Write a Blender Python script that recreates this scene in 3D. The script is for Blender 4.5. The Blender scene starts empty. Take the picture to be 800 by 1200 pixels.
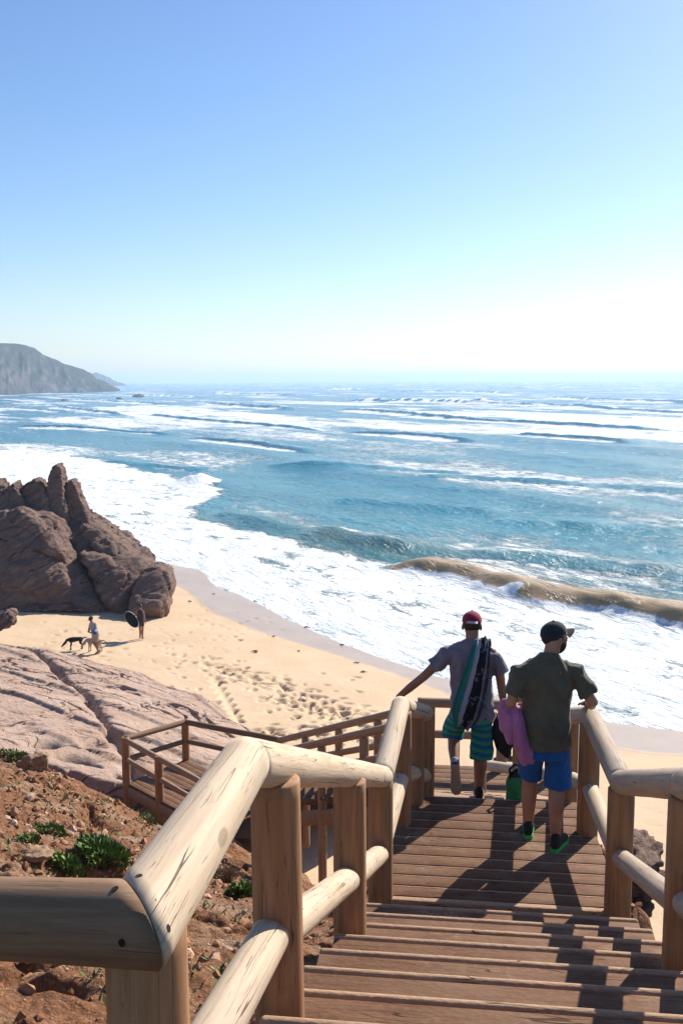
import bpy, bmesh, math, random
import numpy as np
from mathutils import Vector, Matrix, noise, Quaternion
R = math.radians
random.seed(11); rng = np.random.default_rng(11)
SC = bpy.context.scene
COL = SC.collection

# ------------------------------------------------------------------ camera
CAMZ = 13.0
PITCH = R(7.52); ROLL = R(0.25); FPX = 1166.7
cam_d = bpy.data.cameras.new('camera'); cam = bpy.data.objects.new('camera', cam_d); COL.objects.link(cam)
cam_d.sensor_fit = 'VERTICAL'; cam_d.sensor_height = 36; cam_d.lens = 35; cam_d.clip_start = .05; cam_d.clip_end = 60000
cam.location = (0, 0, CAMZ)
cam.rotation_mode = 'QUATERNION'
CAMQ = Matrix.Rotation(math.pi/2 - PITCH, 3, 'X') @ Matrix.Rotation(-ROLL, 3, 'Z')
cam.rotation_quaternion = CAMQ.to_quaternion()
SC.camera = cam

def ray(px, py):
    return CAMQ @ Vector(((px-400)/FPX, (600-py)/FPX, -1))
def W(px, py, z=0.0):
    "survey helper: where the sight line through a photo point meets height z"
    r = ray(px, py); t = (z-CAMZ)/r.z
    return Vector((r.x*t, r.y*t, z))
def D(px, py, d):
    "survey helper: point of that sight line at ground distance d"
    r = ray(px, py); t = d/r.y
    return Vector((r.x*t, d, CAMZ+r.z*t))

# ------------------------------------------------------------------ light
SUN_AZ, SUN_EL = R(38), R(33)
w = bpy.data.worlds.new('World'); SC.world = w; w.use_nodes = True
nt = w.node_tree; bg = nt.nodes['Background']
sky = nt.nodes.new('ShaderNodeTexSky'); sky.sky_type = 'NISHITA'; sky.sun_disc = False
sky.sun_elevation = SUN_EL; sky.sun_rotation = SUN_AZ; sky.air_density = 1.0; sky.dust_density = .4; sky.ozone_density = 1.9
hs = nt.nodes.new('ShaderNodeHueSaturation'); hs.inputs['Saturation'].default_value = 1.14; nt.links.new(sky.outputs[0], hs.inputs['Color']); wb = nt.nodes.new('ShaderNodeMix'); wb.data_type = 'RGBA'; wb.blend_type = 'MULTIPLY'; wb.inputs[0].default_value = 1; wb.inputs[7].default_value = (.91,.96,1.10,1); nt.links.new(hs.outputs[0], wb.inputs[6]); nt.links.new(wb.outputs[2], bg.inputs[0]); bg.inputs[1].default_value = .082
sl = bpy.data.lights.new('sun', 'SUN'); sl.energy = 5.0; sl.angle = R(.5); sl.color = (1, .93, .82)
so = bpy.data.objects.new('sun', sl); COL.objects.link(so)
SUNV = Vector((math.sin(SUN_AZ)*math.cos(SUN_EL), math.cos(SUN_AZ)*math.cos(SUN_EL), math.sin(SUN_EL)))
so.rotation_mode = 'QUATERNION'; so.rotation_quaternion = SUNV.to_track_quat('Z', 'Y')
so.location = SUNV*60
vs = SC.view_settings; vs.view_transform = 'Standard'; vs.look = 'None'; vs.gamma = 1; vs.exposure = .70; vs.use_curve_mapping = False
SC.cycles.use_denoising = True
SC.cycles.max_bounces = 8; SC.cycles.volume_bounces = 1

# ------------------------------------------------------------------ object helpers
def tag(o, label=None, cat=None, group=None, kind=None):
    if label: o['label'] = label
    if cat: o['category'] = cat
    if group: o['group'] = group
    if kind: o['kind'] = kind
    return o
def empty(name, loc=(0,0,0), label=None, cat=None, group=None):
    o = bpy.data.objects.new(name, None); COL.objects.link(o); o.location = loc; o.empty_display_size = .1
    return tag(o, label, cat, group)
def link(name, me, mat=None, parent=None, smooth=False):
    if mat: me.materials.append(mat)
    if smooth:
        me.polygons.foreach_set('use_smooth', [True]*len(me.polygons))
    o = bpy.data.objects.new(name, me); COL.objects.link(o)
    if parent:
        o.parent = parent
        # parts are modelled in world space; keep them there
        o.matrix_parent_inverse = Matrix.Translation(parent.location).inverted() if parent.rotation_euler.z == 0 and parent.parent is None else parent.matrix_basis.inverted()
    return o
def from_np(name, V, F, mat=None, parent=None, smooth=True):
    me = bpy.data.meshes.new(name)
    V = np.asarray(V, dtype=np.float64)
    me.from_pydata(V.tolist(), [], F.tolist() if hasattr(F, 'tolist') else F)
    me.update()
    return link(name, me, mat, parent, smooth)
def from_bm(name, bm, mat=None, parent=None, smooth=False):
    me = bpy.data.meshes.new(name); bm.normal_update(); bm.to_mesh(me); bm.free()
    return link(name, me, mat, parent, smooth)
def grid_mesh(name, X, Y, Z, mat, parent=None):
    n, m = X.shape
    V = np.stack([X, Y, Z], -1).reshape(-1, 3)
    idx = np.arange(n*m).reshape(n, m)
    a, b, c, d = idx[:-1,:-1], idx[:-1,1:], idx[1:,1:], idx[1:,:-1]
    F = np.stack([a, b, c, d], -1).reshape(-1, 4)
    me = bpy.data.meshes.new(name)
    me.vertices.add(len(V)); me.vertices.foreach_set('co', V.ravel())
    me.loops.add(F.size); me.loops.foreach_set('vertex_index', F.ravel().astype(np.int32))
    me.polygons.add(len(F)); me.polygons.foreach_set('loop_start', np.arange(0, F.size, 4, dtype=np.int32))
    me.update(calc_edges=True); me.validate()
    return link(name, me, mat, parent, True)
def attr(o, name, arr):
    a = o.data.attributes.new(name, 'FLOAT', 'POINT'); a.data.foreach_set('value', np.ascontiguousarray(arr, dtype=np.float32).ravel())

# value noise, vectorised
_perm = rng.random((256, 256))
def vnoise(x, y):
    xi = np.floor(x).astype(int); yi = np.floor(y).astype(int); fx = x-xi; fy = y-yi
    fx = fx*fx*(3-2*fx); fy = fy*fy*(3-2*fy)
    g = lambda i, j: _perm[i & 255, j & 255]
    return (g(xi,yi)*(1-fx)+g(xi+1,yi)*fx)*(1-fy) + (g(xi,yi+1)*(1-fx)+g(xi+1,yi+1)*fx)*fy
def fbm(x, y, o=4, gain=.5):
    s = 0; a = 1; t = 0
    for i in range(o):
        s = s + a*vnoise(x+i*17.3, y-i*9.1); t += a; a *= gain; x = x*2.03; y = y*2.03
    return s/t
def sstep(a, b, x):
    t = np.clip((x-a)/(b-a), 0, 1); return t*t*(3-2*t)
def poly_dist(P, X, Y):
    "distance to a polyline, side (+ = left of travel), arc length"
    best = np.full(X.shape, 1e9); side = np.zeros(X.shape); arc = np.zeros(X.shape); L = 0
    for i in range(len(P)-1):
        ax, ay = P[i][0], P[i][1]; bx, by = P[i+1][0], P[i+1][1]
        dx, dy = bx-ax, by-ay; l = math.hypot(dx, dy)
        t = ((X-ax)*dx+(Y-ay)*dy)/(l*l)
        if i == 0: tc = np.clip(t, -50, 1)
        elif i == len(P)-2: tc = np.clip(t, 0, 50)
        else: tc = np.clip(t, 0, 1)
        d = np.hypot(X-(ax+tc*dx), Y-(ay+tc*dy))
        s = np.sign(dx*(Y-ay)-dy*(X-ax))
        m = d < best
        best = np.where(m, d, best); side = np.where(m, s, side); arc = np.where(m, L+tc*l, arc); L += l
    return best, side, arc, L
def smooth_poly(P, n=6):
    "Catmull-Rom through P"
    P = [Vector(p) for p in P]; Q = [2*P[0]-P[1]]+P+[2*P[-1]-P[-2]]; out = []
    for i in range(1, len(Q)-2):
        for k in range(n):
            t = k/n; a, b, c, d = Q[i-1], Q[i], Q[i+1], Q[i+2]
            out.append(.5*((2*b)+(c-a)*t+(2*a-5*b+4*c-d)*t*t+(3*b-a-3*c+d)*t**3))
    out.append(P[-1]); return out
class TPS:
    def __init__(s, pts, reg=.02):
        A = np.array(pts, float); s.x = A[:, :2]; n = len(A)
        K = s.k(np.linalg.norm(s.x[:,None]-s.x[None], axis=2)) + np.eye(n)*reg
        Pm = np.c_[np.ones(n), s.x]
        M = np.block([[K, Pm], [Pm.T, np.zeros((3,3))]])
        s.w = np.linalg.solve(M, np.r_[A[:,2], 0, 0, 0])
    def k(s, r): return r            # linear kernel: no overshoot
    def __call__(s, X, Y):
        sh = np.shape(X); q = np.c_[np.ravel(X), np.ravel(Y)]
        out = np.empty(len(q))
        for i in range(0, len(q), 50000):
            c = q[i:i+50000]
            out[i:i+50000] = s.k(np.linalg.norm(c[:,None]-s.x[None], axis=2)) @ s.w[:-3] + s.w[-3] + c @ s.w[-2:]
        return out.reshape(sh)

# ------------------------------------------------------------------ material helpers
class NT:
    def __init__(s, name):
        s.m = bpy.data.materials.new(name); s.m.use_nodes = True; s.t = s.m.node_tree
        s.p = s.t.nodes['Principled BSDF']; s.out = s.t.nodes['Material Output']
    def n(s, typ, **kw):
        o = s.t.nodes.new('ShaderNode'+typ)
        for k, v in kw.items():
            if k in o.inputs: s.set(o.inputs[k], v)
            else: setattr(o, k, v)
        return o
    def set(s, sock, v):
        if hasattr(v, 'is_output') or isinstance(v, bpy.types.NodeSocket): s.t.links.new(v, sock)
        else: sock.default_value = v
    def pos(s, obj=False):
        if obj: return s.n('TexCoord').outputs['Object']
        return s.n('NewGeometry').outputs['Position']
    def map(s, v, scale=(1,1,1), loc=(0,0,0), rot=(0,0,0)):
        o = s.n('Mapping'); s.set(o.inputs[0], v); o.inputs['Scale'].default_value = scale
        o.inputs['Rotation'].default_value = rot
        s.set(o.inputs['Location'], loc); return o.outputs[0]
    def noise(s, v, scale, detail=4, rough=.5, dist=0):
        o = s.n('TexNoise'); s.set(o.inputs['Vector'], v); o.inputs['Scale'].default_value = scale
        o.inputs['Detail'].default_value = detail; o.inputs['Roughness'].default_value = rough; o.inputs['Distortion'].default_value = dist
        return o.outputs[0]
    def vor(s, v, scale, feature='F1', rnd=1):
        o = s.n('TexVoronoi'); o.feature = feature; s.set(o.inputs['Vector'], v); o.inputs['Scale'].default_value = scale
        o.inputs['Randomness'].default_value = rnd
        return o.outputs['Distance']
    def math(s, op, a, b=0.0, clamp=False):
        o = s.n('Math'); o.operation = op; o.use_clamp = clamp; s.set(o.inputs[0], a); s.set(o.inputs[1], b); return o.outputs[0]
    def ss(s, v, a, b):
        o = s.n('MapRange'); o.interpolation_type = 'SMOOTHSTEP'; s.set(o.inputs[0], v); s.set(o.inputs[1], a); s.set(o.inputs[2], b)
        return o.outputs[0]
    def ramp(s, v, stops):
        o = s.n('ValToRGB'); s.set(o.inputs[0], v); e = o.color_ramp.elements
        while len(e) < len(stops): e.new(.5)
        for q, (p, c) in zip(e, stops): q.position = p; q.color = (*c, 1)
        return o.outputs[0]
    def mix(s, f, a, b):
        o = s.n('Mix'); o.data_type = 'RGBA'; s.set(o.inputs['Factor'], f)
        for k, v in ((6, a), (7, b)):
            if isinstance(v, tuple): v = (*v, 1) if len(v) == 3 else v
            s.set(o.inputs[k], v)
        return o.outputs[2]
    def attr(s, name):
        o = s.n('Attribute'); o.attribute_name = name; return o.outputs['Fac']
    def rnd(s):
        return s.n('ObjectInfo').outputs['Random']
    def bump(s, h, strength=.5, dist=.01, normal=None):
        o = s.n('Bump'); s.set(o.inputs['Height'], h); o.inputs['Strength'].default_value = strength; o.inputs['Distance'].default_value = dist
        if normal is not None: s.set(o.inputs['Normal'], normal)
        return o.outputs[0]
    def fin(s, col, rough=.8, normal=None, spec=None, **kw):
        if isinstance(col, tuple): col = (*col, 1)
        s.set(s.p.inputs['Base Color'], col); s.set(s.p.inputs['Roughness'], rough)
        if normal is not None: s.set(s.p.inputs['Normal'], normal)
        if spec is not None: s.set(s.p.inputs['Specular IOR Level'], spec)
        for k, v in kw.items(): s.set(s.p.inputs[k], v)
        return s.m

def wood_mat(name, c0, c1, c2, crack=(.06,.035,.02), cracks=1.0, rough=.75, knots=True):
    m = NT(name)
    off = m.math('MULTIPLY', m.rnd(), 37.0)
    cb = m.n('CombineXYZ'); m.set(cb.inputs[0], off); m.set(cb.inputs[1], off); m.set(cb.inputs[2], off)
    va = m.n('VectorMath'); va.operation = 'ADD'; m.set(va.inputs[0], m.pos(True)); m.set(va.inputs[1], cb.outputs[0]); P = va.outputs[0]
    g = m.noise(m.map(P, (1,1,.07)), 26, 5, .6, .4)
    g2 = m.noise(m.map(P, (1,1,.25)), 5, 4, .6)
    fine = m.noise(m.map(P, (1,1,.03)), 120, 3, .6)
    col = m.mix(m.ss(g, .3, .7), c0, c1)
    col = m.mix(m.math('MULTIPLY', m.ss(g2, .45, .75), .75), col, c2)
    col = m.mix(m.math('MULTIPLY', m.ss(fine, .5, .75), .18), col, tuple(x*.45 for x in c0))
    sx = m.n('SeparateXYZ'); m.set(sx.inputs[0], m.pos(True))
    an = m.math('ARCTAN2', sx.outputs[1], sx.outputs[0])
    wig = m.math('MULTIPLY', m.math('SUBTRACT', m.noise(m.map(P, (1,1,1)), 9, 3), .5), .10)
    un = m.n('CombineXYZ'); m.set(un.inputs[0], m.math('ADD', m.math('MULTIPLY', m.math('ABSOLUTE', an), 1.0), m.math('ADD', wig, off))); m.set(un.inputs[1], m.math('ADD', m.math('MULTIPLY', sx.outputs[2], .22), m.math('MULTIPLY', m.math('SIGN', an), 5.0))); U = un.outputs[0]
    cr = m.math('ABSOLUTE', m.math('SUBTRACT', m.noise(m.map(U, (1,1,1)), 3.2, 1, .4, 0), .5))
    msk = m.ss(m.noise(m.map(U, (1.2,4,1)), 1.6, 2), .52, .60)
    cr1 = m.math('MULTIPLY', m.math('SUBTRACT', 1.0, m.ss(cr, .003, .012)), msk)
    cr_ = m.math('ABSOLUTE', m.math('SUBTRACT', m.noise(m.map(U, (1,1.6,1), (5,3,1)), 11, 1, .4, 0), .5))
    msk2 = m.ss(m.noise(m.map(U, (1,5,1), (9,2,4)), 3.2, 2), .53, .64)
    cr2 = m.math('MULTIPLY', m.math('MULTIPLY', m.math('SUBTRACT', 1.0, m.ss(cr_, .002, .014)), msk2), .6)
    crk = m.math('MULTIPLY', m.math('MAXIMUM', cr1, cr2), cracks, True)
    h = m.math('SUBTRACT', m.math('MULTIPLY', g, .35), m.math('MULTIPLY', crk, 1.6))
    if knots:
        kn = m.n('TexVoronoi'); m.set(kn.inputs['Vector'], m.map(P, (1,1,.42), (3,7,0))); kn.inputs['Scale'].default_value = 5.5
        kd = kn.outputs['Distance']
        sepc = m.n('SeparateColor'); m.set(sepc.inputs[0], kn.outputs['Color'])
        on = m.math('GREATER_THAN', sepc.outputs[0], .60)
        disk = m.math('MULTIPLY', m.math('SUBTRACT', 1.0, m.ss(kd, .085, .12)), on)
        rings = m.math('MULTIPLY', m.math('ADD', m.math('MULTIPLY', m.math('SINE', m.math('MULTIPLY', kd, 190.0)), .5), .5), disk)
        col = m.mix(m.math('MULTIPLY', disk, .6), col, tuple(x*.55 for x in c0))
        col = m.mix(m.math('MULTIPLY', rings, .35), col, tuple(x*.3 for x in c0))
    col = m.mix(m.math('MULTIPLY', crk, .82), col, crack)
    nrm = m.bump(h, .8, .006)
    return m.fin(col, rough, nrm, .25)
def plain(name, c, rough=.7, var=.15, scale=30, bumpd=.002, spec=.3, obj=True, **kw):
    m = NT(name); P = m.pos(obj)
    n = m.noise(P, scale, 4, .6); n2 = m.noise(P, scale*.15, 3)
    col = m.mix(m.ss(n, .3, .7), tuple(x*(1-var) for x in c), tuple(min(1, x*(1+var)) for x in c))
    col = m.mix(m.math('MULTIPLY', n2, .5), col, tuple(x*(1-var) for x in c))
    return m.fin(col, rough, m.bump(n, .5, bumpd), spec, **kw)

M = {}
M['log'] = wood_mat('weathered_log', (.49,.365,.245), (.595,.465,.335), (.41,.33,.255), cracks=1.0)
M['log_mid'] = wood_mat('shade_toned_log', (.36,.27,.20), (.45,.35,.265), (.31,.26,.215), cracks=.9)  # darker copy of the log wood, right rail's shade put into its colour
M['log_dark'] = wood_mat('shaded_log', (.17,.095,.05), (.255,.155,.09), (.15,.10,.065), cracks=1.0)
M['post'] = wood_mat('post_wood', (.285,.14,.062), (.39,.215,.108), (.23,.14,.085), cracks=.9, rough=.75)
M['rail_far'] = wood_mat('rail_wood', (.30,.18,.105), (.38,.25,.15), (.25,.18,.13), cracks=.5)
M['hole'] = plain('bolt_hole_dark', (.015,.012,.01), .9)

def deck_mat(name, c0, c1, c2):
    m = NT(name)
    off = m.math('MULTIPLY', m.rnd(), 53.0)
    cb = m.n('CombineXYZ'); m.set(cb.inputs[0], off); m.set(cb.inputs[1], off)
    va = m.n('VectorMath'); va.operation = 'ADD'; m.set(va.inputs[0], m.pos(True)); m.set(va.inputs[1], cb.outputs[0]); P = va.outputs[0]
    isl = m.n('NewGeometry').outputs['Random Per Island']
    g = m.noise(m.map(P, (.09,1,1)), 34, 5, .65, .5)
    saw = m.noise(m.map(P, (.5,1,1), rot=(0,0,R(35))), 60, 2, .6)
    b = m.noise(P, 3, 4, .6)
    col = m.mix(m.ss(g, .3, .7), c0, c1)
    col = m.mix(m.math('MULTIPLY', m.ss(b, .4, .7), .6), col, c2)
    col = m.mix(m.math('MULTIPLY', m.ss(saw, .45, .7), .35), col, tuple(x*1.5 for x in c1))
    col = m.mix(m.math('MULTIPLY', isl, .3), col, tuple(x*.6 for x in c0))
    W_ = m.pos()
    dust = m.math('MULTIPLY', m.ss(m.noise(W_, 2.2, 6, .68), .54, .72), m.ss(m.noise(W_, 70, 2), .35, .6))
    col = m.mix(m.math('MULTIPLY', dust, .55), col, (.42,.32,.22))
    spl = m.math('MULTIPLY', m.math('SUBTRACT', 1.0, m.ss(m.math('ABSOLUTE', m.math('SUBTRACT', m.noise(m.map(P, (.12,1,1)), 16, 1), .5)), .002, .012)), m.ss(m.noise(P, 2.5, 2), .5, .6))
    col = m.mix(m.math('MULTIPLY', spl, .8), col, (.03,.016,.01))
    h = m.math('SUBTRACT', m.math('ADD', m.math('MULTIPLY', g, .6), m.math('MULTIPLY', saw, .7)), spl)
    return m.fin(col, .8, m.bump(h, .8, .006), .12)
M['deck'] = deck_mat('deck_boards', (.118,.055,.030), (.188,.100,.058), (.23,.14,.09))
M['nosing'] = deck_mat('worn_nosing', (.36,.225,.14), (.46,.30,.19), (.38,.26,.18))

# ------------------------------------------------------------------ setting: shore line and sea
shore_px = [(-160,560),(-60,592),(40,618),(120,638),(168,652),(210,663),(235,668),(252,686),(292,702),(340,727),(392,750),(440,768),(500,788),(556,806),(620,826),(700,843),(800,856),(900,862),(1050,866)]
SHORE = [W(x, y, .05) for x, y in shore_px]
SHORE = smooth_poly(SHORE, 8)
def shore_s(X, Y):
    d, side, a, L = poly_dist(SHORE[::2], X, Y)
    s = -d*side            # + = inland (right of travel, towards the camera)
    return s, a
def beach_z(s):
    return np.where(s > 0, 2.1*(1-np.exp(-np.maximum(s, 0)/19.0)), .11*s)

def fan(hd, ta):
    "rows by distance, columns by bearing"
    Y = np.repeat(hd[:,None], len(ta), 1); X = Y*ta[None]
    return X, Y
def build_sea():
    ang = np.concatenate([np.linspace(R(27), R(5), 400), np.linspace(R(5), R(.35), 430)[1:], np.linspace(R(.35), R(.075), 24)[1:]])
    ta = np.linspace(-.62, .62, 560)
    X, Y = fan(CAMZ/np.tan(ang), ta)
    s, arc = shore_s(X, Y)
    off = -s                                  # metres seaward
    dist = np.hypot(X, Y)
    # swell: long crested, running onto the beach
    nx, ny = .88, .47; cx, cy = -.47, .88
    u = X*nx+Y*ny; v = X*cx+Y*cy
    Z = np.zeros_like(X)
    wob = 9*fbm(u*.012, v*.012, 3)
    amp = sstep(14, 60, off)*(.25+.75*fbm(u*.02+3, v*.006, 3))
    far = np.clip(dist/250, 1, 4)
    for lam, a, ph, dv in ((23, .30, 0, .004), (14, .14, 1.7, -.011), (37, .34, .6, .007), (7.5, .07, 2.2, .02)):
        k = 2*math.pi/lam
        sn = np.sin(k*(u+wob+dv*40*np.sin(v*.02))+ph+v*dv)
        fade = np.exp(-(dist/(lam*26))**2)
        Z += amp*a*fade*(np.exp(sn*.9)-1.2)*.9
    Z += amp*.55*(fbm(u*.30, v*.10, 3)-.5)*np.exp(-(dist/220)**2)
    Z += sstep(3, 14, off)*.30*(fbm(u*.85, v*.38, 3)-.5)*np.exp(-(dist/150)**2)
    foam = np.zeros_like(X); sandy = np.zeros_like(X)
    # shore wash, bounded seaward by the line of the last breaker
    outer = smooth_poly([W(x, y) for x, y in [(-300,516),(-120,520),(0,527),(70,532),(130,540),(185,553),(225,561),(268,574),(262,583),(242,598),(252,609),(300,618),(360,634),(420,648),(480,660),(540,684),(600,700),(660,712),(740,728),(830,748),(1000,770)]], 4)
    dd, sd, a_, L_ = poly_dist(outer, X, Y)
    o = dd*sd + 1.6*(fbm(X*.35, Y*.35, 4)-.5)*np.clip(dist/60, 1, 3)   # + seaward
    foam = np.maximum(foam, .89*(1-sstep(-2.5, 1.2, o)))
    foam -= .10*sstep(-1, -7, o)*sstep(.45, .62, fbm(X*.16+7, Y*.16, 4))*(1-sstep(-9, -18, o))
    foam = np.where((o < 0) & (off < 5), np.maximum(foam, .9), foam)
    # streaks and patches out at sea
    st = fbm(u*.05, v*.018, 4)
    mid = .36+.32*sstep(.45, .7, st)
    foam = np.maximum(foam, mid*sstep(-3, 3, o))
    zf = sstep(150, 185, dist+26*(fbm(u*.02, v*.01, 3)-.5)+.0*X)*(1-sstep(560, 900, dist))
    pat = fbm(u*.022+5, v*.007+2, 4)
    foam = np.maximum(foam, zf*(.42+.36*sstep(.40, .60, pat)))
    foam = np.maximum(foam, sstep(600, 900, dist)*.42*sstep(.5, .66, fbm(u*.012, v*.003, 3)))
    # single breakers: crest line (photo survey), height, foam in front (shoreward), foam behind, sand
    def crest(pts, amp, wf, wb, ff, fb, sand=0, grow=1.0):
        nonlocal Z, foam, sandy
        P = smooth_poly([W(x, y) for x, y in pts], 6)
        d, sdn, a, L = poly_dist(P, X, Y)
        dirv = P[-1]-P[0]; # seaward side sign: point away from the camera/beach = +x+y
        sg = np.sign(dirv.x*ny-dirv.y*nx)
        q = d*sdn*sg                                  # + seaward
        q = q + (1.6 if L > 70 else .7)*wb*(fbm(a*.06/max(1,wf*.4), q*0+3.3, 4)-.5) + .5*wf*(fbm(X*.5/max(1,wf*.5), Y*.5/max(1,wf*.5), 3)-.5)
        e = sstep(0, .12*L, a)*(1-sstep(.86*L, L, a))
        e = e*(np.clip(.5+.85*fbm(a*.16/max(1, wf*.5)+amp*9, q*0+1.1, 4), .4, 1.3) if L > 70 else .45+1.0*fbm(a*.13+amp*9, q*0+1.1, 4))
        prof = np.where(q < 0, np.exp(-(q/wf)**2), np.exp(-(q/wb)**2))
        Z += amp*e*prof
        t1 = .92*e*ff*sstep(-9*wf, -1.6*wf, q)*(1-sstep(-1.2*wf, -.4*wf, q)) 
        t2 = e*fb*sstep(-.35*wf, .05*wb, q)*(1-sstep(.25*wb, 1.6*wb, q))
        face = e*sstep(-1.3*wf, -.7*wf, q)*(1-sstep(-.3*wf, .1*wb, q))
        foam = foam*(1-.92*np.clip(face*1.4, 0, 1))
        foam = np.maximum(foam, np.maximum(t1, t2))
        if sand: sandy = np.maximum(sandy, sand*np.clip(e*1.2,0,1)*np.where(q > 0, np.exp(-(q/(1.5*wb))**2), np.exp(-(q/(1.7*wf))**2))*(.75+.5*fbm(X*.25, Y*.25, 3)))
    far_b = [
     ([(70,477),(110,482),(145,486)], 1.6, 3.5, 7, .9, .8), ([(240,473),(300,477),(350,480)], 2.0, 5, 9, .9, .75),
     ([(175,486),(230,492),(300,498),(400,506)], 1.5, 3.5, 7, .95, .6), ([(396,480),(470,485),(550,492),(680,499),(820,506)], 1.9, 4.5, 8, 1.0, .85),
     ([(400,506),(450,508),(500,511),(560,517)], 1.1, 3, 6, .9, .5), ([(10,500),(50,501),(125,505),(205,508)], 1.0, 2.6, 5, .9, .45),
     ([(220,512),(300,520),(375,531)], 1.1, 2.6, 6, .85, .5), ([(600,509),(670,514),(748,519)], 1.3, 3.2, 7, .8, .4),
     ([(395,470),(470,471),(535,472),(640,476)], 3.4, 8, 12, 1.0, 1.0), ([(540,472),(620,474),(720,480),(830,486)], 2.0, 6, 9, .9, .4),
     ([(560,455),(610,455),(660,455)], 4, 14, 22, .6, .5), ([(360,456),(400,456),(420,457)], 3.5, 12, 22, 1, 1), ([(430,459),(520,459),(600,461)], 3, 12, 20, .9, .6),
     ([(240,461),(300,462),(350,464)], 2.5, 10, 16, .9, .6), ([(640,466),(720,469),(820,473)], 2.2, 8, 14, .9, .6),
     ([(90,468),(160,472),(215,474)], 1.8, 6, 10, .95, .8), ([(150,463),(200,464),(240,466)], 1.8, 8, 12, .9, .8), ([(0,478),(40,480),(90,484)], 1.3, 4, 7, .95, .7)]
    for (p_, a_, f_, b_, x_, y_) in far_b: crest(p_, a_*.64, f_*.5, b_*.6, x_, y_)
    # near unbroken and breaking waves
    crest([(120,541),(180,546),(250,551)], .35, 1.6, 3.5, .3, .1)
    crest([(240,600),(290,610),(330,616),(390,630),(440,640),(500,652)], .42, 1.4, 3.2, .3, .15, .18)
    crest([(330,628),(420,640),(540,651),(640,658),(740,669),(860,685)], .55, 1.6, 3.6, 0, .12, .30)
    crest([(440,664),(490,671),(540,678),(600,694),(650,705),(700,712),(760,723),(820,736),(930,757)], .85, 1.35, 3.4, .9, .0, 1.0)
    crest([(480,566),(560,560),(700,568),(860,580)], .4, 2, 5, 0, .25)
    crest([(380,585),(480,592),(600,600)], .35, 1.6, 4, 0, .15)
    crest([(560,612),(680,616),(820,625)], .4, 1.6, 4, 0, .2)
    crest([(300,545),(420,548),(560,556)], .4, 2, 5, 0, .2)
    # white mound where the wash meets the wave
    mp = W(233, 566); mm = np.exp(-(((X-mp.x)/2.6)**2+((Y-mp.y)/3.4)**2))
    Z += 1.15*mm*(.7+.6*fbm(X*.9, Y*.9, 3)); foam = np.maximum(foam, sstep(.1, .35, mm))
    # spill of the brown wave: a short white lip
    lp = W(588, 702); lm = np.exp(-(((X-lp.x)/1.5)**2+((Y-lp.y)/.7)**2)); Z += .3*lm*fbm(X*2, Y*2, 3); foam = np.maximum(foam, .95*sstep(.25, .6, lm))
    foam = np.clip(foam, 0, 1)
    # lumps on the wash itself
    Z += .10*foam*(fbm(X*1.1, Y*1.1, 3)-.45)*sstep(1.5, 8, off)*np.exp(-(dist/160)**2)
    Z *= sstep(.5, 9, off)
    Z = np.where(off < 0, np.minimum(Z, 0)-0.02, Z+.012*sstep(0,.4,off))
    Z -= sstep(0, -1.5, off)*.9
    o_ = grid_mesh('sea', X, Y, Z, M['sea']); tag(o_, kind='structure')
    attr(o_, 'foam', foam); attr(o_, 'sandy', np.clip(sandy + .55*(1-sstep(4, 26, off)), 0, 1)); attr(o_, 'deep', sstep(60, 420, dist))
    return o_
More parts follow.
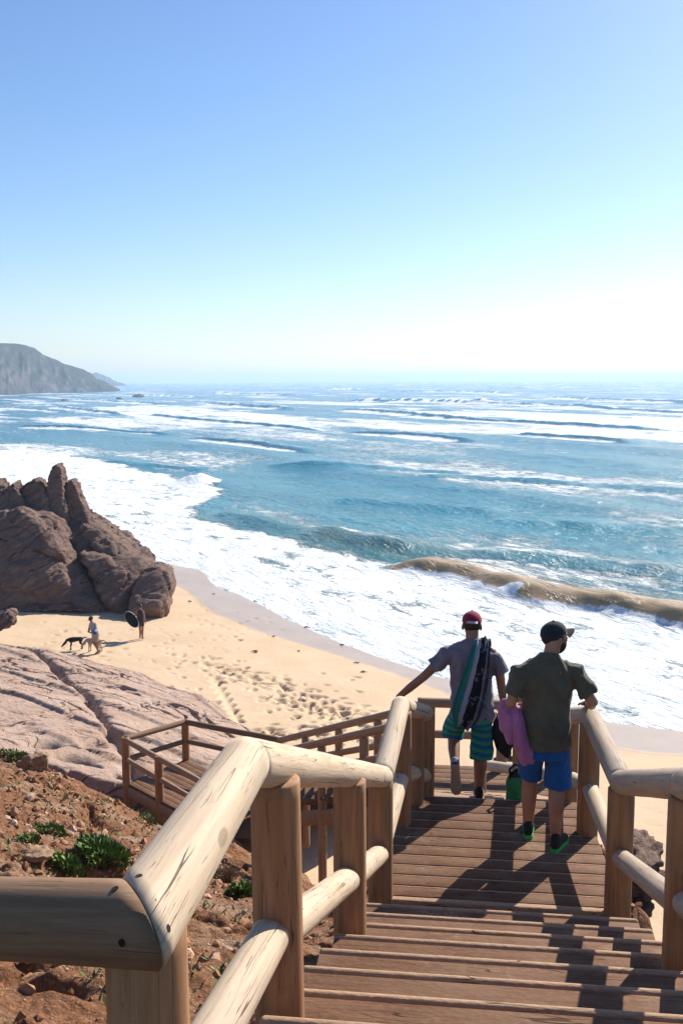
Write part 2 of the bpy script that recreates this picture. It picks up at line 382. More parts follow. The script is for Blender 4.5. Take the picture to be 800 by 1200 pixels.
def sea_mat():
    m = NT('sea_water'); P = m.pos()
    rot = m.map(P, (1,1,1), rot=(0,0,R(-28)))
    f = m.attr('foam'); sd0 = m.attr('sandy'); dp = m.attr('deep')
    n1 = m.noise(m.map(rot, (.9,.38,.9)), .9, 8, .66, .6)
    n2 = m.noise(m.map(P, (1,1,1)), 3.2, 5, .6, .8)
    nl = m.noise(m.map(rot, (.16,.05,.1)), .9, 9, .70, .3)
    stk = m.noise(m.map(rot, (1.6,.35,2.2)), 1.1, 5, .65, .4)
    sd = m.math('MULTIPLY', sd0, m.math('ADD', .80, m.math('MULTIPLY', m.ss(stk, .30, .58), .25)), True)
    web = m.vor(m.map(rot, (1,.55,1)), .75, 'DISTANCE_TO_EDGE')
    nl2 = m.noise(m.map(rot, (.5,.2,.5)), 1.0, 4, .6)
    pn = m.math('ADD', m.math('MULTIPLY', n1, .72), m.math('MULTIPLY', n2, .28))
    pat = m.mix(dp, pn, nl)
    th = m.math('SUBTRACT', 1.0, m.math('SUBTRACT', f, m.math('MULTIPLY', m.ss(nl2, .5, .72), .16)))
    mask = m.ss(m.math('SUBTRACT', pat, m.math('MULTIPLY', th, .64)), .14, .35)
    col = m.mix(dp, (.038,.255,.325), (.030,.180,.275))
    gl = m.noise(m.map(rot, (.12,.05,.1)), 1, 3)
    col = m.mix(m.ss(gl, .35, .7), col, (.026,.200,.265))
    col = m.mix(m.ss(sd, .05, .55), col, (.10,.235,.235))
    col = m.mix(m.ss(sd, .55, .95), col, (.33,.225,.115))
    fc = m.mix(m.ss(m.math('ADD', m.math('MULTIPLY', n1, .6), m.math('MULTIPLY', n2, .4)), .36, .56), (.50,.57,.60), (.80,.82,.83))
    col = m.mix(mask, col, fc)
    rough = m.mix(mask, m.mix(m.ss(sd, .5, 1.0), (.16,.16,.16), (.45,.45,.45)), (.85,.85,.85))
    w1 = m.noise(m.map(rot, (1,.42,1)), 1.5, 6, .62, .3)
    w2 = m.noise(m.map(rot, (1,.5,1)), 6.0, 3, .6)
    w3 = m.noise(m.map(rot, (.16,.06,.2)), 1.0, 4, .6)
    hw = m.math('ADD', m.math('ADD', m.math('MULTIPLY', w1, .85), m.math('MULTIPLY', w2, .16)), m.math('MULTIPLY', w3, 1.6))
    hf = m.math('MULTIPLY', m.math('MULTIPLY', mask, pn), .22)
    h = m.math('ADD', m.math('MULTIPLY', m.math('MULTIPLY', hw, m.math('SUBTRACT', 1.0, m.math('MULTIPLY', m.ss(sd, .45, .95), .85))), m.math('SUBTRACT', 1.0, m.math('MULTIPLY', mask, .6))), hf)
    return m.fin(col, rough, m.bump(h, 1.0, .55), .34, IOR=1.33)
M['sea'] = sea_mat()

def sand_mat():
    m = NT('sand'); P = m.pos()
    wet = m.attr('wet')
    n = m.noise(P, 60, 3, .7); n2 = m.noise(P, .5, 5, .6); n3 = m.noise(P, 4, 5, .65)
    dry = m.mix(m.ss(n2, .3, .7), (.56,.395,.24), (.63,.46,.295))
    dry = m.mix(m.math('MULTIPLY', m.ss(n, .35, .65), .25), dry, (.40,.29,.19))
    wc = m.mix(m.ss(n2, .3, .7), (.40,.295,.215), (.45,.34,.25))
    col = m.mix(m.ss(wet, .15, .85), dry, wc)
    rough = m.math('SUBTRACT', .92, m.math('MULTIPLY', m.ss(wet, .5, 1.0), .62))
    h = m.math('MULTIPLY', m.math('ADD', m.math('MULTIPLY', n3, .8), m.math('MULTIPLY', n, .1)), m.math('SUBTRACT', 1.0, m.math('MULTIPLY', wet, .95)))
    return m.fin(col, rough, m.bump(h, .6, .05), .35)
M['sand'] = sand_mat()

def build_beach():
    ang = np.linspace(R(34), R(7.2), 560)
    ta = np.linspace(-.85, .62, 760)
    X, Y = fan((CAMZ-1.0)/np.tan(ang), ta)
    s, arc = shore_s(X, Y)
    Z = beach_z(s) + .10*(fbm(X*.25, Y*.25, 4)-.5)*sstep(3, 12, s) + .03*(fbm(X*1.6, Y*1.6, 3)-.5)*sstep(4, 10, s)
    # footprints
    prints = []
    def put(px, py, ang, size=1.0):
        p = W(px, py, 1.35); prints.append((p.x, p.y, ang, size))
    for i in range(300):
        t = rng.random(); cx = 232+t*232; cy = 757+t*86
        put(cx+rng.normal()*15, cy+rng.normal()*(5+6*t), rng.normal()*.7+.9, .8+.5*rng.random())
    for i in range(70): put(195+rng.random()*250, 765+rng.random()*85, rng.random()*6.3, .7+.5*rng.random())
    for i in range(60): put(40+rng.random()*190, 722+rng.random()*55, rng.random()*6.3, .6+.4*rng.random())
    for i in range(40): put(225+rng.random()*110, 690+rng.random()*60, rng.random()*6.3, .5+.4*rng.random())
    for i in range(16): put(245+i*1.9+(i%2)*5, 776+i*3.4, .3, 1.25)
    for i in range(14): put(212+i*4.6+(i%2)*3, 702+i*1.2, 1.2, .7)
    for i in range(70): put(280+rng.random()*200, 830+rng.random()*30, rng.random()*6.3, .8+.5*rng.random())
    ys = Y[:,0]
    for (x, y, a, k) in prints:
        r = .55*k
        i0, i1 = np.searchsorted(ys, y-r), np.searchsorted(ys, y+r)
        i1 = min(len(ys), max(i1, i0+1)); j0 = np.searchsorted(ta, (x-r)/y); j1 = np.searchsorted(ta, (x+r)/y)
        if i1 <= i0 or j1 <= j0: continue
        dx = X[i0:i1, j0:j1]-x; dy = Y[i0:i1, j0:j1]-y
        ca, sa = math.cos(a), math.sin(a)
        uu = (dx*sa+dy*ca)/(.19*k); vv = (dx*ca-dy*sa)/(.10*k); q = uu*uu+vv*vv
        Z[i0:i1, j0:j1] += -.105*k*np.exp(-q**1.5) + .012*k*np.exp(-((np.sqrt(q)-1.5)/.4)**2)
    wl = 1.0+1.2*fbm(arc*.12, arc*0, 3)
    # older, wetter wash lobes (two long tongues seen along the foam)
    lob = 2.2*np.exp(-((arc-lob_arc(285, 720))/7.5)**2)+1.6*np.exp(-((arc-lob_arc(190, 655))/7)**2)+2.2*np.exp(-((arc-lob_arc(760, 850))/6)**2)
    wl = wl+lob+.5*(fbm(X*.5, Y*.5, 3)-.5)
    wet = 1-sstep(wl*.80, wl*1.08, s)
    wet = np.maximum(wet, .25*(1-sstep(wl, wl+3.5, s)))
    o = grid_mesh('beach', X, Y, Z, M['sand']); tag(o, kind='structure'); attr(o, 'wet', wet)
    return o
def lob_arc(px, py):
    p = W(px, py, .1); return float(poly_dist(SHORE[::2], np.array([[p.x]]), np.array([[p.y]]))[2][0,0])
def BZ(x, y):
    s, _ = shore_s(np.array([[x]]), np.array([[y]])); return float(beach_z(s)[0,0])
sea = build_sea(); beach = build_beach()

# ------------------------------------------------------------------ soil bluff under and beside the stairs
H = lambda x, y, h: (x, y, CAMZ-h)
bluff_pts = [H(*p) for p in [
 (1,1,2.5),(1,2.5,2.6),(.9,4,3.15),(1.1,5.2,3.75),(1.1,6.5,4.25),(1.3,8.3,4.6),(1.7,10.5,5.9),(1.9,12.5,7.0),(1.9,14.3,9.2),(0,15,9.0),(-1,17,9.3),(-1.6,19,9.6),
 (-.3,2.6,2.6),(-.5,4.5,3.25),(-.3,6.5,4.2),(-.2,9,5.3),(0,12,6.8),
 (-1.5,2.5,2.45),(-1.5,4.5,3.05),(-4,4.5,2.75),(-8,4,2.0),(-1.4,6.5,3.9),(-1,8,4.6),(-4,8,3.95),(-8,8,3.0),(-1.2,10.5,5.7),(-1,12,6.5),(-4,12,5.35),(-8,12,4.3),
 (-2,14.5,7.3),(-5.3,15.0,5.9),(-8.5,15,5.1),(-3.5,15,6.6),(-4.6,17.2,7.7),(-3.6,17.6,8.5),(-2.9,17,8.5),(-3,19,9.0),(-5.6,17.6,7.6),(-8,18,7.6),(-12,17,7.0),(-14,12,4.5),
 (-4.3,19,8.7),(-5.6,19.3,8.7),(-8,20,8.8),(-13,20,8.6),(-3,22,10.5),(-6,23,10.5),(-12,24,11),(1,18,11.5),(-2,24,11.9),(-8,28,12.6),(-14,30,12.6),
 (2.0,4.5,3.35),(2.0,5.6,3.8),(2.3,7.0,4.0),(2.35,8.4,4.1),(2.7,9.6,5.2),(2.9,11.5,7.5),(3,13.5,10),
 (2.4,3,3.0),(3.0,3.4,3.9),(2.9,4.6,5.2),(3.3,5.6,7.6),(3.2,7.5,7.6),(3.5,9,9.2),(4.3,5,10.5),(4.4,8,12.2),(5,11,12.8),(4,14,12.8),(4,2.5,6),(6,3,12.5),(1.5,17,12.3),(8,8,13.5)]]
TB = TPS(bluff_pts, .0)
def bluff_z(X, Y):
    Z = TB(X, Y)
    n = fbm(X*.9, Y*.9, 5, .55)-.5; r = fbm(X*3.1+4, Y*3.1, 4, .6)-.5
    led = np.abs(fbm(X*.7+9, Y*1.3, 3)-.5)
    return Z + .55*n*sstep(2.0, 4.5, np.hypot(X-1, Y-5)*0+Y) + .16*r - .30*np.maximum(0, .06-led)/.06*.5
def GZ(x, y): return float(bluff_z(np.array([[x]]), np.array([[y]]))[0,0])
def soil_mat():
    m = NT('red_soil'); P = m.pos()
    n = m.noise(P, 1.3, 6, .65); n2 = m.noise(P, 14, 6, .7); n3 = m.noise(P, 55, 4, .7)
    v = m.vor(P, 16); v2 = m.vor(P, 40)
    c = m.mix(m.ss(n2, .3, .7), (.17,.066,.028), (.36,.165,.075))
    c = m.mix(m.ss(n, .48, .68), c, (.44,.30,.195))
    c = m.mix(m.math('MULTIPLY', m.ss(n3, .5, .7), .6), c, (.46,.28,.165))
    c = m.mix(m.math('MULTIPLY', m.ss(v2, .3, .55), .5), c, (.12,.06,.035))
    h = m.math('ADD', m.math('MULTIPLY', n2, 1.0), m.math('SUBTRACT', m.math('MULTIPLY', n3, .3), m.math('MULTIPLY', v, .5)))
    return m.fin(c, .95, m.bump(h, .9, .06), .2)
M['soil'] = soil_mat()
def build_bluff():
    hd = np.concatenate([np.linspace(1.2, 10, 300), np.linspace(10, 30, 260)[1:]])
    t = np.linspace(0, 1, 470)
    Y = np.repeat(hd[:,None], len(t), 1)
    x0 = -3.5-hd*.62; x1 = 3.6+hd*.12
    X = x0[:,None]*(1-t)[None]+x1[:,None]*t[None]
    o = grid_mesh('bluff_ground', X, Y, bluff_z(X, Y), M['soil']); tag(o, kind='structure')
build_bluff()
UP = Vector((0,0,1))
# ------------------------------------------------------------------ rocks
def rock_mat(name, c0, c1, c2, dark, scale=1.0, rot=(0,0,0), bd=.12):
    m = NT(name); P = m.pos()
    S = m.map(P, (1,1,1), rot=rot)
    n = m.noise(S, .8*scale, 7, .65, .3); n2 = m.noise(m.map(S, (1,1,3.2)), 2.2*scale, 7, .68, .5); n3 = m.noise(P, 9*scale, 5, .7)
    col = m.mix(m.ss(n, .35, .65), c0, c1)
    col = m.mix(m.math('MULTIPLY', m.ss(n2, .45, .7), .7), col, c2)
    col = m.mix(m.math('MULTIPLY', m.ss(n3, .5, .72), .35), col, tuple(x*.55 for x in c0))
    ck = m.math('ABSOLUTE', m.math('SUBTRACT', m.noise(m.map(S, (.22,1,1.6)), 1.2*scale, 2, .5, .15), .5))
    cr = m.math('MULTIPLY', m.math('SUBTRACT', 1.0, m.ss(ck, .003, .014)), m.ss(m.noise(P, .6*scale, 2), .45, .6))
    col = m.mix(m.math('MULTIPLY', cr, .75), col, dark)
    h = m.math('SUBTRACT', m.math('ADD', m.math('MULTIPLY', n2, 1.0), m.math('MULTIPLY', n3, .3)), m.math('MULTIPLY', cr, .5))
    return m.fin(col, .92, m.bump(h, .85, bd), .2)
M['rock'] = rock_mat('brown_rock', (.15,.092,.075), (.21,.135,.105), (.27,.185,.14), (.02,.013,.012), .6, (R(20),R(40),0), .30)
M['slab'] = rock_mat('pink_rock', (.36,.25,.195), (.44,.325,.26), (.40,.22,.135), (.08,.05,.038), .8, (0,R(15),R(-42)), .16)
M['boulder'] = rock_mat('small_rock', (.25,.145,.09), (.34,.22,.14), (.42,.31,.22), (.05,.03,.02), 3.5, (0,0,0), .03)
M['dark_rock'] = rock_mat('dark_ledge_rock', (.14,.085,.065), (.20,.13,.10), (.27,.19,.15), (.02,.015,.012), 3.0, (0,0,R(20)), .05)

def hull_rock(name, pts, mat, voxel, amps, parent=None, seed=0, strata=None, smooth_it=2):
    "convex core, voxel remeshed, weathered by layered noise"
    bm = bmesh.new()
    for p in pts: bm.verts.new(p)
    r = bmesh.ops.convex_hull(bm, input=bm.verts)
    junk = [g for g in r['geom_interior']+r['geom_unused'] if isinstance(g, bmesh.types.BMVert)]
    bmesh.ops.delete(bm, geom=list(set(junk)), context='VERTS')
    bmesh.ops.recalc_face_normals(bm, faces=bm.faces)
    me = bpy.data.meshes.new('core'); bm.to_mesh(me); bm.free()
    me2 = remesh(me, voxel, smooth_it)
    nv = len(me2.vertices); co = np.empty(nv*3); me2.vertices.foreach_get('co', co); co = co.reshape(-1,3)
    no = np.empty(nv*3); me2.vertex_normals.foreach_get('vector', no); no = no.reshape(-1,3)
    Q = Quaternion(strata[0], strata[1]).to_matrix() if strata else Matrix.Identity(3)
    off = Vector((seed*13.7, seed*7.1, seed*3.3))
    out = np.empty_like(co)
    A1, A2, A3, f1 = amps
    for i in range(nv):
        p = Vector(co[i]); q = (Q @ p)+off
        a = noise.fractal(q*f1, 1.0, 2.0, 4)
        q2 = Vector((q.x*1.0, q.y*1.0, q.z*3.0))*f1*1.5
        b = noise.ridged_multi_fractal(q2, .9, 2.1, 4, 1.0, 2.0)-1.2
        v = noise.voronoi(q*f1*1.3)[0]
        c = -min(.16, max(0, .16-(v[1]-v[0])))/.16
        e_ = noise.fractal(q*f1*4.5, .9, 2.1, 4); g_ = noise.ridged_multi_fractal(Vector((q.x*.8, q.y*.8, q.z*4.0))*f1*2.2, 1.0, 2.0, 3, 1.0, 2.0)-1.1
        d = A1*a + A2*b*.5 + A3*c + A2*.30*e_ + A2*.28*g_
        out[i] = co[i]+no[i]*d
    me2.vertices.foreach_set('co', out.ravel()); me2.update()
    me2.name = name
    return link(name, me2, mat, parent, True)
def remesh(me, voxel, smooth_it=2, factor=.5):
    o = bpy.data.objects.new('tmp', me); COL.objects.link(o)
    r = o.modifiers.new('r', 'REMESH'); r.mode = 'VOXEL'; r.voxel_size = voxel; r.adaptivity = 0
    if smooth_it:
        s = o.modifiers.new('s', 'SMOOTH'); s.iterations = smooth_it; s.factor = factor
    dg = bpy.context.evaluated_depsgraph_get(); dg.update()
    me2 = bpy.data.meshes.new_from_object(o.evaluated_get(dg), depsgraph=dg)
    bpy.data.objects.remove(o); bpy.data.meshes.remove(me)
    return me2

def block(px, d0, d1, back, inset=.12, base=None):
    """rock block: its outline sits at ground distance d0 (low) .. d1 (high); a smaller back outline 'back' metres behind"""
    ys = [p[1] for p in px]; y0, y1 = max(ys), min(ys)
    cx = sum(p[0] for p in px)/len(px)
    pts = []
    for (x, y) in px:
        t = (y0-y)/(y0-y1); d = (d0+(d1-d0)*t)+(RD if d0 > 46 else 0)
        a = D(x, y, d); pts.append(a)
    c = sum(pts, Vector())/len(pts)
    for a in list(pts):
        b = Vector((c.x+(a.x-c.x)*(1-inset), a.y+back, a.z-.03*back)); pts.append(b)
        f = Vector((c.x+(a.x-c.x)*.72, a.y-.35*back*.3, c.z+(a.z-c.z)*.72)); pts.append(f)
        if a.z < c.z-.5: pts.append(Vector((a.x, a.y+.6, a.z-.8)))
    return pts
RD = W(100, 718, BZ(*W(100, 718, 1.3)[:2])).y-47.0; print('RD', RD)
rc = empty('rock_outcrop', (-13, 50+RD, 1.2), 'big brown rock outcrop with jagged spires at the edge of the surf', 'rock')
ST = ((.25, 1, .1), R(38))
hull_rock('rock_mass', block([(-190,600),(-60,585),(0,589),(36,598),(66,612),(77,642),(86,666),(104,682),(119,712),(116,719),(0,720),(-190,724)], 47, 52, 4.5), M['rock'], .10, (.42,.26,.16,.22), rc, 1, ST)
hull_rock('rock_mass', block([(60,600),(80,602),(92,606),(115,622),(148,645),(178,660),(180,674),(160,704),(148,720),(132,717),(116,680),(90,650),(82,620)], 47.3, 53.5, 3.5), M['rock'], .10, (.40,.26,.16,.24), rc, 2, ST)
for i_, (o_, d_) in enumerate([([(-20,600),(20,596),(62,622),(74,650),(40,648),(-10,628)], 48.6), ([(-60,640),(20,632),(70,660),(84,690),(50,700),(-40,690)], 47.2), ([(96,614),(118,622),(146,646),(150,656),(120,650),(98,630)], 50.5), ([(92,646),(120,650),(152,672),(150,694),(128,690),(104,668)], 48.0), ([(28,596),(58,604),(66,622),(40,616)], 50.2), ([(0,690),(60,692),(104,704),(110,716),(0,718)], 46.7)]):
    hull_rock('rock_ledge', block(o_, d_, d_+1.6, 3.0, .05), M['rock'], .08, (.14,.16,.10,.5), rc, 30+i_, ST, 1)
hull_rock('rock_core', block([(30,610),(78,606),(120,632),(150,660),(150,700),(120,712),(20,712)], 50, 55, 3), M['rock'], .12, (.3,.2,.1,.4), rc, 9, ST)
hull_rock('end_boulder', block([(168,667),(179,664),(197,671),(202,688),(198,704),(188,716),(150,720),(153,700),(160,682)], 46.3, 48.5, 2.4), M['rock'], .07, (.16,.10,.06,.40), rc, 3, ST)
hull_rock('rock_spire', block([(61,549),(66,544),(71,549),(73,564),(80,600),(82,625),(64,620),(56,590),(54,566),(58,562)], 52.5, 53.5, 1.3), M['rock'], .05, (.10,.12,.06,.7), rc, 4, ST)
hull_rock('rock_spire', block([(77,564),(83,563),(89,569),(90,578),(85,586),(94,600),(112,625),(90,625),(78,600)], 53, 53.8, 1.2), M['rock'], .05, (.10,.12,.06,.7), rc, 5, ST)
hull_rock('rock_spire', block([(35,564),(40,561),(49,570),(57,584),(62,612),(44,612),(24,598),(24,568)], 52.3, 53, 1.5), M['rock'], .05, (.11,.13,.07,.7), rc, 6, ST)
hull_rock('rock_spire', block([(8,571),(15,564),(22,576),(32,596),(30,612),(2,606),(-4,580)], 51.6, 52.4, 1.6), M['rock'], .05, (.11,.13,.07,.7), rc, 7, ST)
hull_rock('rock_spire', block([(-60,570),(-30,562),(-4,564),(8,576),(14,604),(-60,606)], 52, 53, 2), M['rock'], .08, (.2,.3,.14,.8), rc, 8, ST)
for i, pts in enumerate([[(-8,738),(-3,724),(7,716),(16,721),(17,731),(10,737),(0,740)]]):
    o = hull_rock('boulder', block(pts, 44.5, 45.0, .9, .25), M['rock'], .05, (.08,.12,.06,1.2), None, 20+i, ST)
    tag(o, 'small dark boulder on the sand at the left edge, below the big outcrop', 'rock')

# the sloping slab between the bluff and the sand
slab_pts = [H(*p) for p in [(-3.4,21.2,8.7),(-4.9,19.6,8.05),(-6.5,19.2,7.62),(-9,18.8,7.0),(-13,18.5,6.2),(-18,20,5.6),(-2.2,22.5,9.3),(-.8,24.5,10.2),
   (-4.5,23,8.95),(-8,23,8.3),(-14,24,7.6),(-3,27,10.3),(-7,28,9.45),(-13,29,8.9),(-20,30,8.6),(-1.4,28,11.2),
   (-5,32,10.75),(-9,33,10.3),(-15,34,10.0),(-3.2,32,11.5),(-5.2,35.5,11.55),(-8.2,38,11.3),(-12,40,11.05),(-16,41,10.9),(-24,42,10.6),(-2,31,12.2),(-3.8,34.5,12.3),(-6.5,38.5,12.4),(-10,42,12.4),(-14,44.5,12.3),(-26,47,12.0),(.6,27,12.2),(-.6,29.5,12.4)]]
TS = TPS(slab_pts, .0)
def build_slab():
    hd = np.concatenate([np.linspace(18.2, 48, 520)]); t = np.linspace(0, 1, 520)
    Y = np.repeat(hd[:,None], len(t), 1)
    x0 = -.62*hd-2; x1 = np.interp(hd, [18,21,25,28,33,48], [-2.6,-1.6,.8,.6,-2,-8])
    X = x0[:,None]*(1-t)[None]+x1[:,None]*t[None]
    Z = TS(X, Y)
    # beds: long steps running down to the right, plus joints
    a = R(-42); U = X*math.cos(a)+Y*math.sin(a); V = -X*math.sin(a)+Y*math.cos(a)
    wv = V+1.2*(fbm(U*.12, V*.12, 4)-.5)*2
    ph = wv/2.6+.6*fbm(U*.05, V*.3, 2); fr = ph-np.floor(ph)
    step = (sstep(.0, .10, fr)-fr)*.15*(.3+.9*fbm(U*.15+3, V*.15, 3))
    Z = Z + step*sstep(.25, .55, fbm(U*.1+11, V*.2+5, 3)+.1)
    j = np.abs(fbm(U*.22+5, V*.5, 4)-.5); Z -= .20*np.maximum(0, 1-j/.014)
    j2 = np.abs(fbm(U*.9+5, V*.35+8, 4)-.5); Z -= .09*np.maximum(0, 1-j2/.02)
    Z += .15*(fbm(X*.2, Y*.2, 3)-.5)+.07*(fbm(X*1.3, Y*1.3, 4)-.5)+.03*(fbm(U*5, V*14, 3)-.5)
    # one long open joint seen in the photo, and hollows worn in the face
    P = [D(*p) for p in [(55,776,37),(75,795,34),(100,822,30),(120,845,26.5),(140,868,23)]]
    d, sd, ar, L = poly_dist(P, X, Y); d = d+.25*(fbm(X*1.5, Y*1.5, 3)-.5)
    Z -= .24*np.exp(-(d/.14)**2) - .05*np.exp(-((d*sd-.7)/.6)**2)*(d*sd > 0)
    for (px, py, dd, rx, ry) in [(49,858,22.0,.33,.34),(113,861,22.8,.33,.30),(84,883,20.9,.42,.26),(128,857,23.2,.25,.2)]:
        c = D(px, py, dd); q = ((X-c.x)/rx)**2+((Y-c.y)/(ry*1.6))**2; Z -= .42*np.exp(-q**1.5)
    # the near edge breaks off
    edge = 19.15+.8*(fbm(X*.5, X*0+2, 4)-.5)*2-.13*np.minimum(0, X+6)*0
    Z -= 1.5*(1-sstep(edge-.35, edge+.05, Y))
    s, _ = shore_s(X, Y); bz = beach_z(s)
    o = grid_mesh('rock_slab', X, Y, Z, M['slab']); tag(o, 'broad sloping pinkish rock slab between the dirt bank and the sand', 'rock slab')
    return Z
build_slab()
for i, (pts, d0, lab) in enumerate([
  ([(28,712),(46,716),(58,724),(40,730)], 45.5, None), ([(-20,760),(10,748),(26,754),(8,766)], 40, None)][:0]): pass

# right-hand ledge: a stack of dark layered stones below the landing
lg = empty('rock_ledge', (2.3, 8.2, CAMZ-4.4), 'dark stack of layered ledge stones below the right side of the landing', 'rock ledge')
z = CAMZ-5.1
rr = random.Random(5)
for k in range(11):
    cx = 2.36+rr.uniform(-.12,.12)+.02*k; cy = 8.25+rr.uniform(-.15,.15); hh = rr.uniform(.08,.15)
    rx, ry = rr.uniform(.17,.27), rr.uniform(.3,.45)
    pts = [(cx+rx*math.cos(t)*rr.uniform(.8,1.1), cy+ry*math.sin(t)*rr.uniform(.8,1.1), z+zz) for t in [i*math.pi/4 for i in range(8)] for zz in (0, hh)]
    hull_rock('ledge_stone', pts, M['dark_rock'], .03, (.03,.05,.03,3.0), lg, 40+k); z += hh*.88
# stones on the dirt
def stone(px, py, size, lab, mat='boulder', grp=None, flat=.7, seed=0):
    p = hit(px, py); rs = random.Random(seed)
    if p is None: return
    pts = []
    for i in range(16):
        v = Vector((rs.gauss(0,1), rs.gauss(0,1), rs.gauss(0,1))).normalized()
        pts.append((p.x+v.x*size*rs.uniform(.8,1.2), p.y+v.y*size*rs.uniform(.7,1.1), p.z+size*flat*.35+v.z*size*flat))
    o = hull_rock('stone', pts, M[mat], size/9, (size*.12,size*.18,size*.1,1.2/size), None, seed)
    return tag(o, lab, 'stone', grp)
def hit(px, py, zf=None):
    r = ray(px, py); lo = 1.5
    f = zf or GZ
    prev = None
    for i in range(900):
        t = 1.6+i*.03
        p = Vector((0,0,CAMZ))+r*t
        if p.z <= f(p.x, p.y): return Vector((p.x, p.y, f(p.x, p.y)))
    return None
stone(42,1008,.20,'pale flat stone in the dirt left of the leafy green shrub', seed=61, flat=.45)
stone(42,900,.26,'rust brown stone on the dirt rim beside the dry grass tuft', seed=62, flat=.8)
stone(118,985,.12,'small tan stone on the dirt uphill of the green shrub', seed=63)
stone(738,1052,.17,'orange brown stone beside the right railing post at the landing', seed=64, flat=.9)
stone(745,1030,.15,'pale rough stone behind the right mid rail, below the dark ledge stack', seed=65, flat=.7)
stone(168,952,.16,'grey brown stone in the dirt under the corner of the far platform', seed=66, flat=.6)
stone(370,1000,.16,'light stone in the dirt between the two near left posts', seed=67, flat=.5)
stone(375,1040,.12,'small orange stone low between the two near left posts', seed=68, flat=.6)
stone(262,1010,.15,'pinkish stone on the bank just right of the big pale log', seed=69, flat=.6)
stone(305,968,.24,'broad pale stone on the bank behind the nearest upright post', seed=70, flat=.5)

# gravel and clods: nobody could count them
def build_gravel():
    base = []
    for s in range(6):
        bm = bmesh.new(); bmesh.ops.create_icosphere(bm, subdivisions=1, radius=1)
        rs = random.Random(100+s)
        for v in bm.verts: v.co *= rs.uniform(.6, 1.15); v.co.z *= .7
        base.append((np.array([v.co[:] for v in bm.verts]), np.array([[v.index for v in f.verts] for f in bm.faces]))); bm.free()
    V = []; F = []; n = 0
    N = 19000
    y = 2.4+rng.random(N)**1.5*15.5; t = rng.random(N); x = (-.62*y-1)*(1-t)+(2.9)*t
    dens = fbm(x*.8+5, y*.8, 3); keep = (rng.random(N) < .15+1.5*sstep(.40,.62,dens)); x, y = x[keep], y[keep]
    z = bluff_z(x[:,None], y[:,None])[:,0]
    sz = .005+.055*rng.random(len(x))**4.5 + .0011*y
    for i in range(len(x)):
        b, f = base[rng.integers(6)]; a = rng.random()*6.28; c, s_ = math.cos(a), math.sin(a)
        q = b*sz[i]*(.7+.6*rng.random(3)); q = np.c_[q[:,0]*c-q[:,1]*s_, q[:,0]*s_+q[:,1]*c, q[:,2]]
        V.append(q+[x[i], y[i], z[i]+sz[i]*.2]); F.append(f+n); n += len(q)
    m = NT('gravel'); isl = m.n('NewGeometry').outputs['Random Per Island']; nn = m.noise(m.pos(), 40, 3)
    c = m.ramp(isl, [(0,(.17,.075,.04)), (.45,(.33,.16,.08)), (.8,(.42,.24,.14)), (1,(.54,.40,.29))])
    m.fin(c, .95, m.bump(nn, .5, .01), .2)
    o = from_np('gravel', np.concatenate(V), np.concatenate(F), m.m, None, False); tag(o, 'reddish gravel and clods strewn over the dirt bank', 'gravel', kind='stuff')
build_gravel()
def build_weeds():
    N = 9000; y = 3+rng.random(N)*14; t = rng.random(N); x = (-.6*y-1)*(1-t)+1.2*t
    k = fbm(x*.55+31, y*.55+7, 4); keep = k > .585; x, y = x[keep], y[keep]; z = bluff_z(x[:,None], y[:,None])[:,0]
    V = []; F = []; rs = random.Random(4)
    for a, b, c in zip(x, y, z):
        for _ in range(3):
            an = rs.uniform(0, 6.28); L = rs.uniform(.03, .085); d = Vector((math.cos(an)*.8, math.sin(an)*.8, rs.uniform(.2, 1.1))).normalized(); s_ = d.cross(UP).normalized()*L*.16; p = Vector((a, b, c))
            n = len(V); V += [p, p+d*L*.5+s_, p+d*L, p+d*L*.5-s_]; F.append((n, n+1, n+2, n+3))
    m = NT('weed_leaves'); i = m.n('NewGeometry').outputs['Random Per Island']
    m.fin(m.ramp(i, [(0,(.05,.10,.025)), (.45,(.13,.17,.05)), (.6,(.25,.18,.10)), (1,(.36,.27,.16))]), .8, None, .2)
    o = from_np('weeds', [v[:] for v in V], F, m.m, None, False); tag(o, 'sparse low weeds and dead stalks on the dirt bank', 'weeds', kind='stuff')
build_weeds()

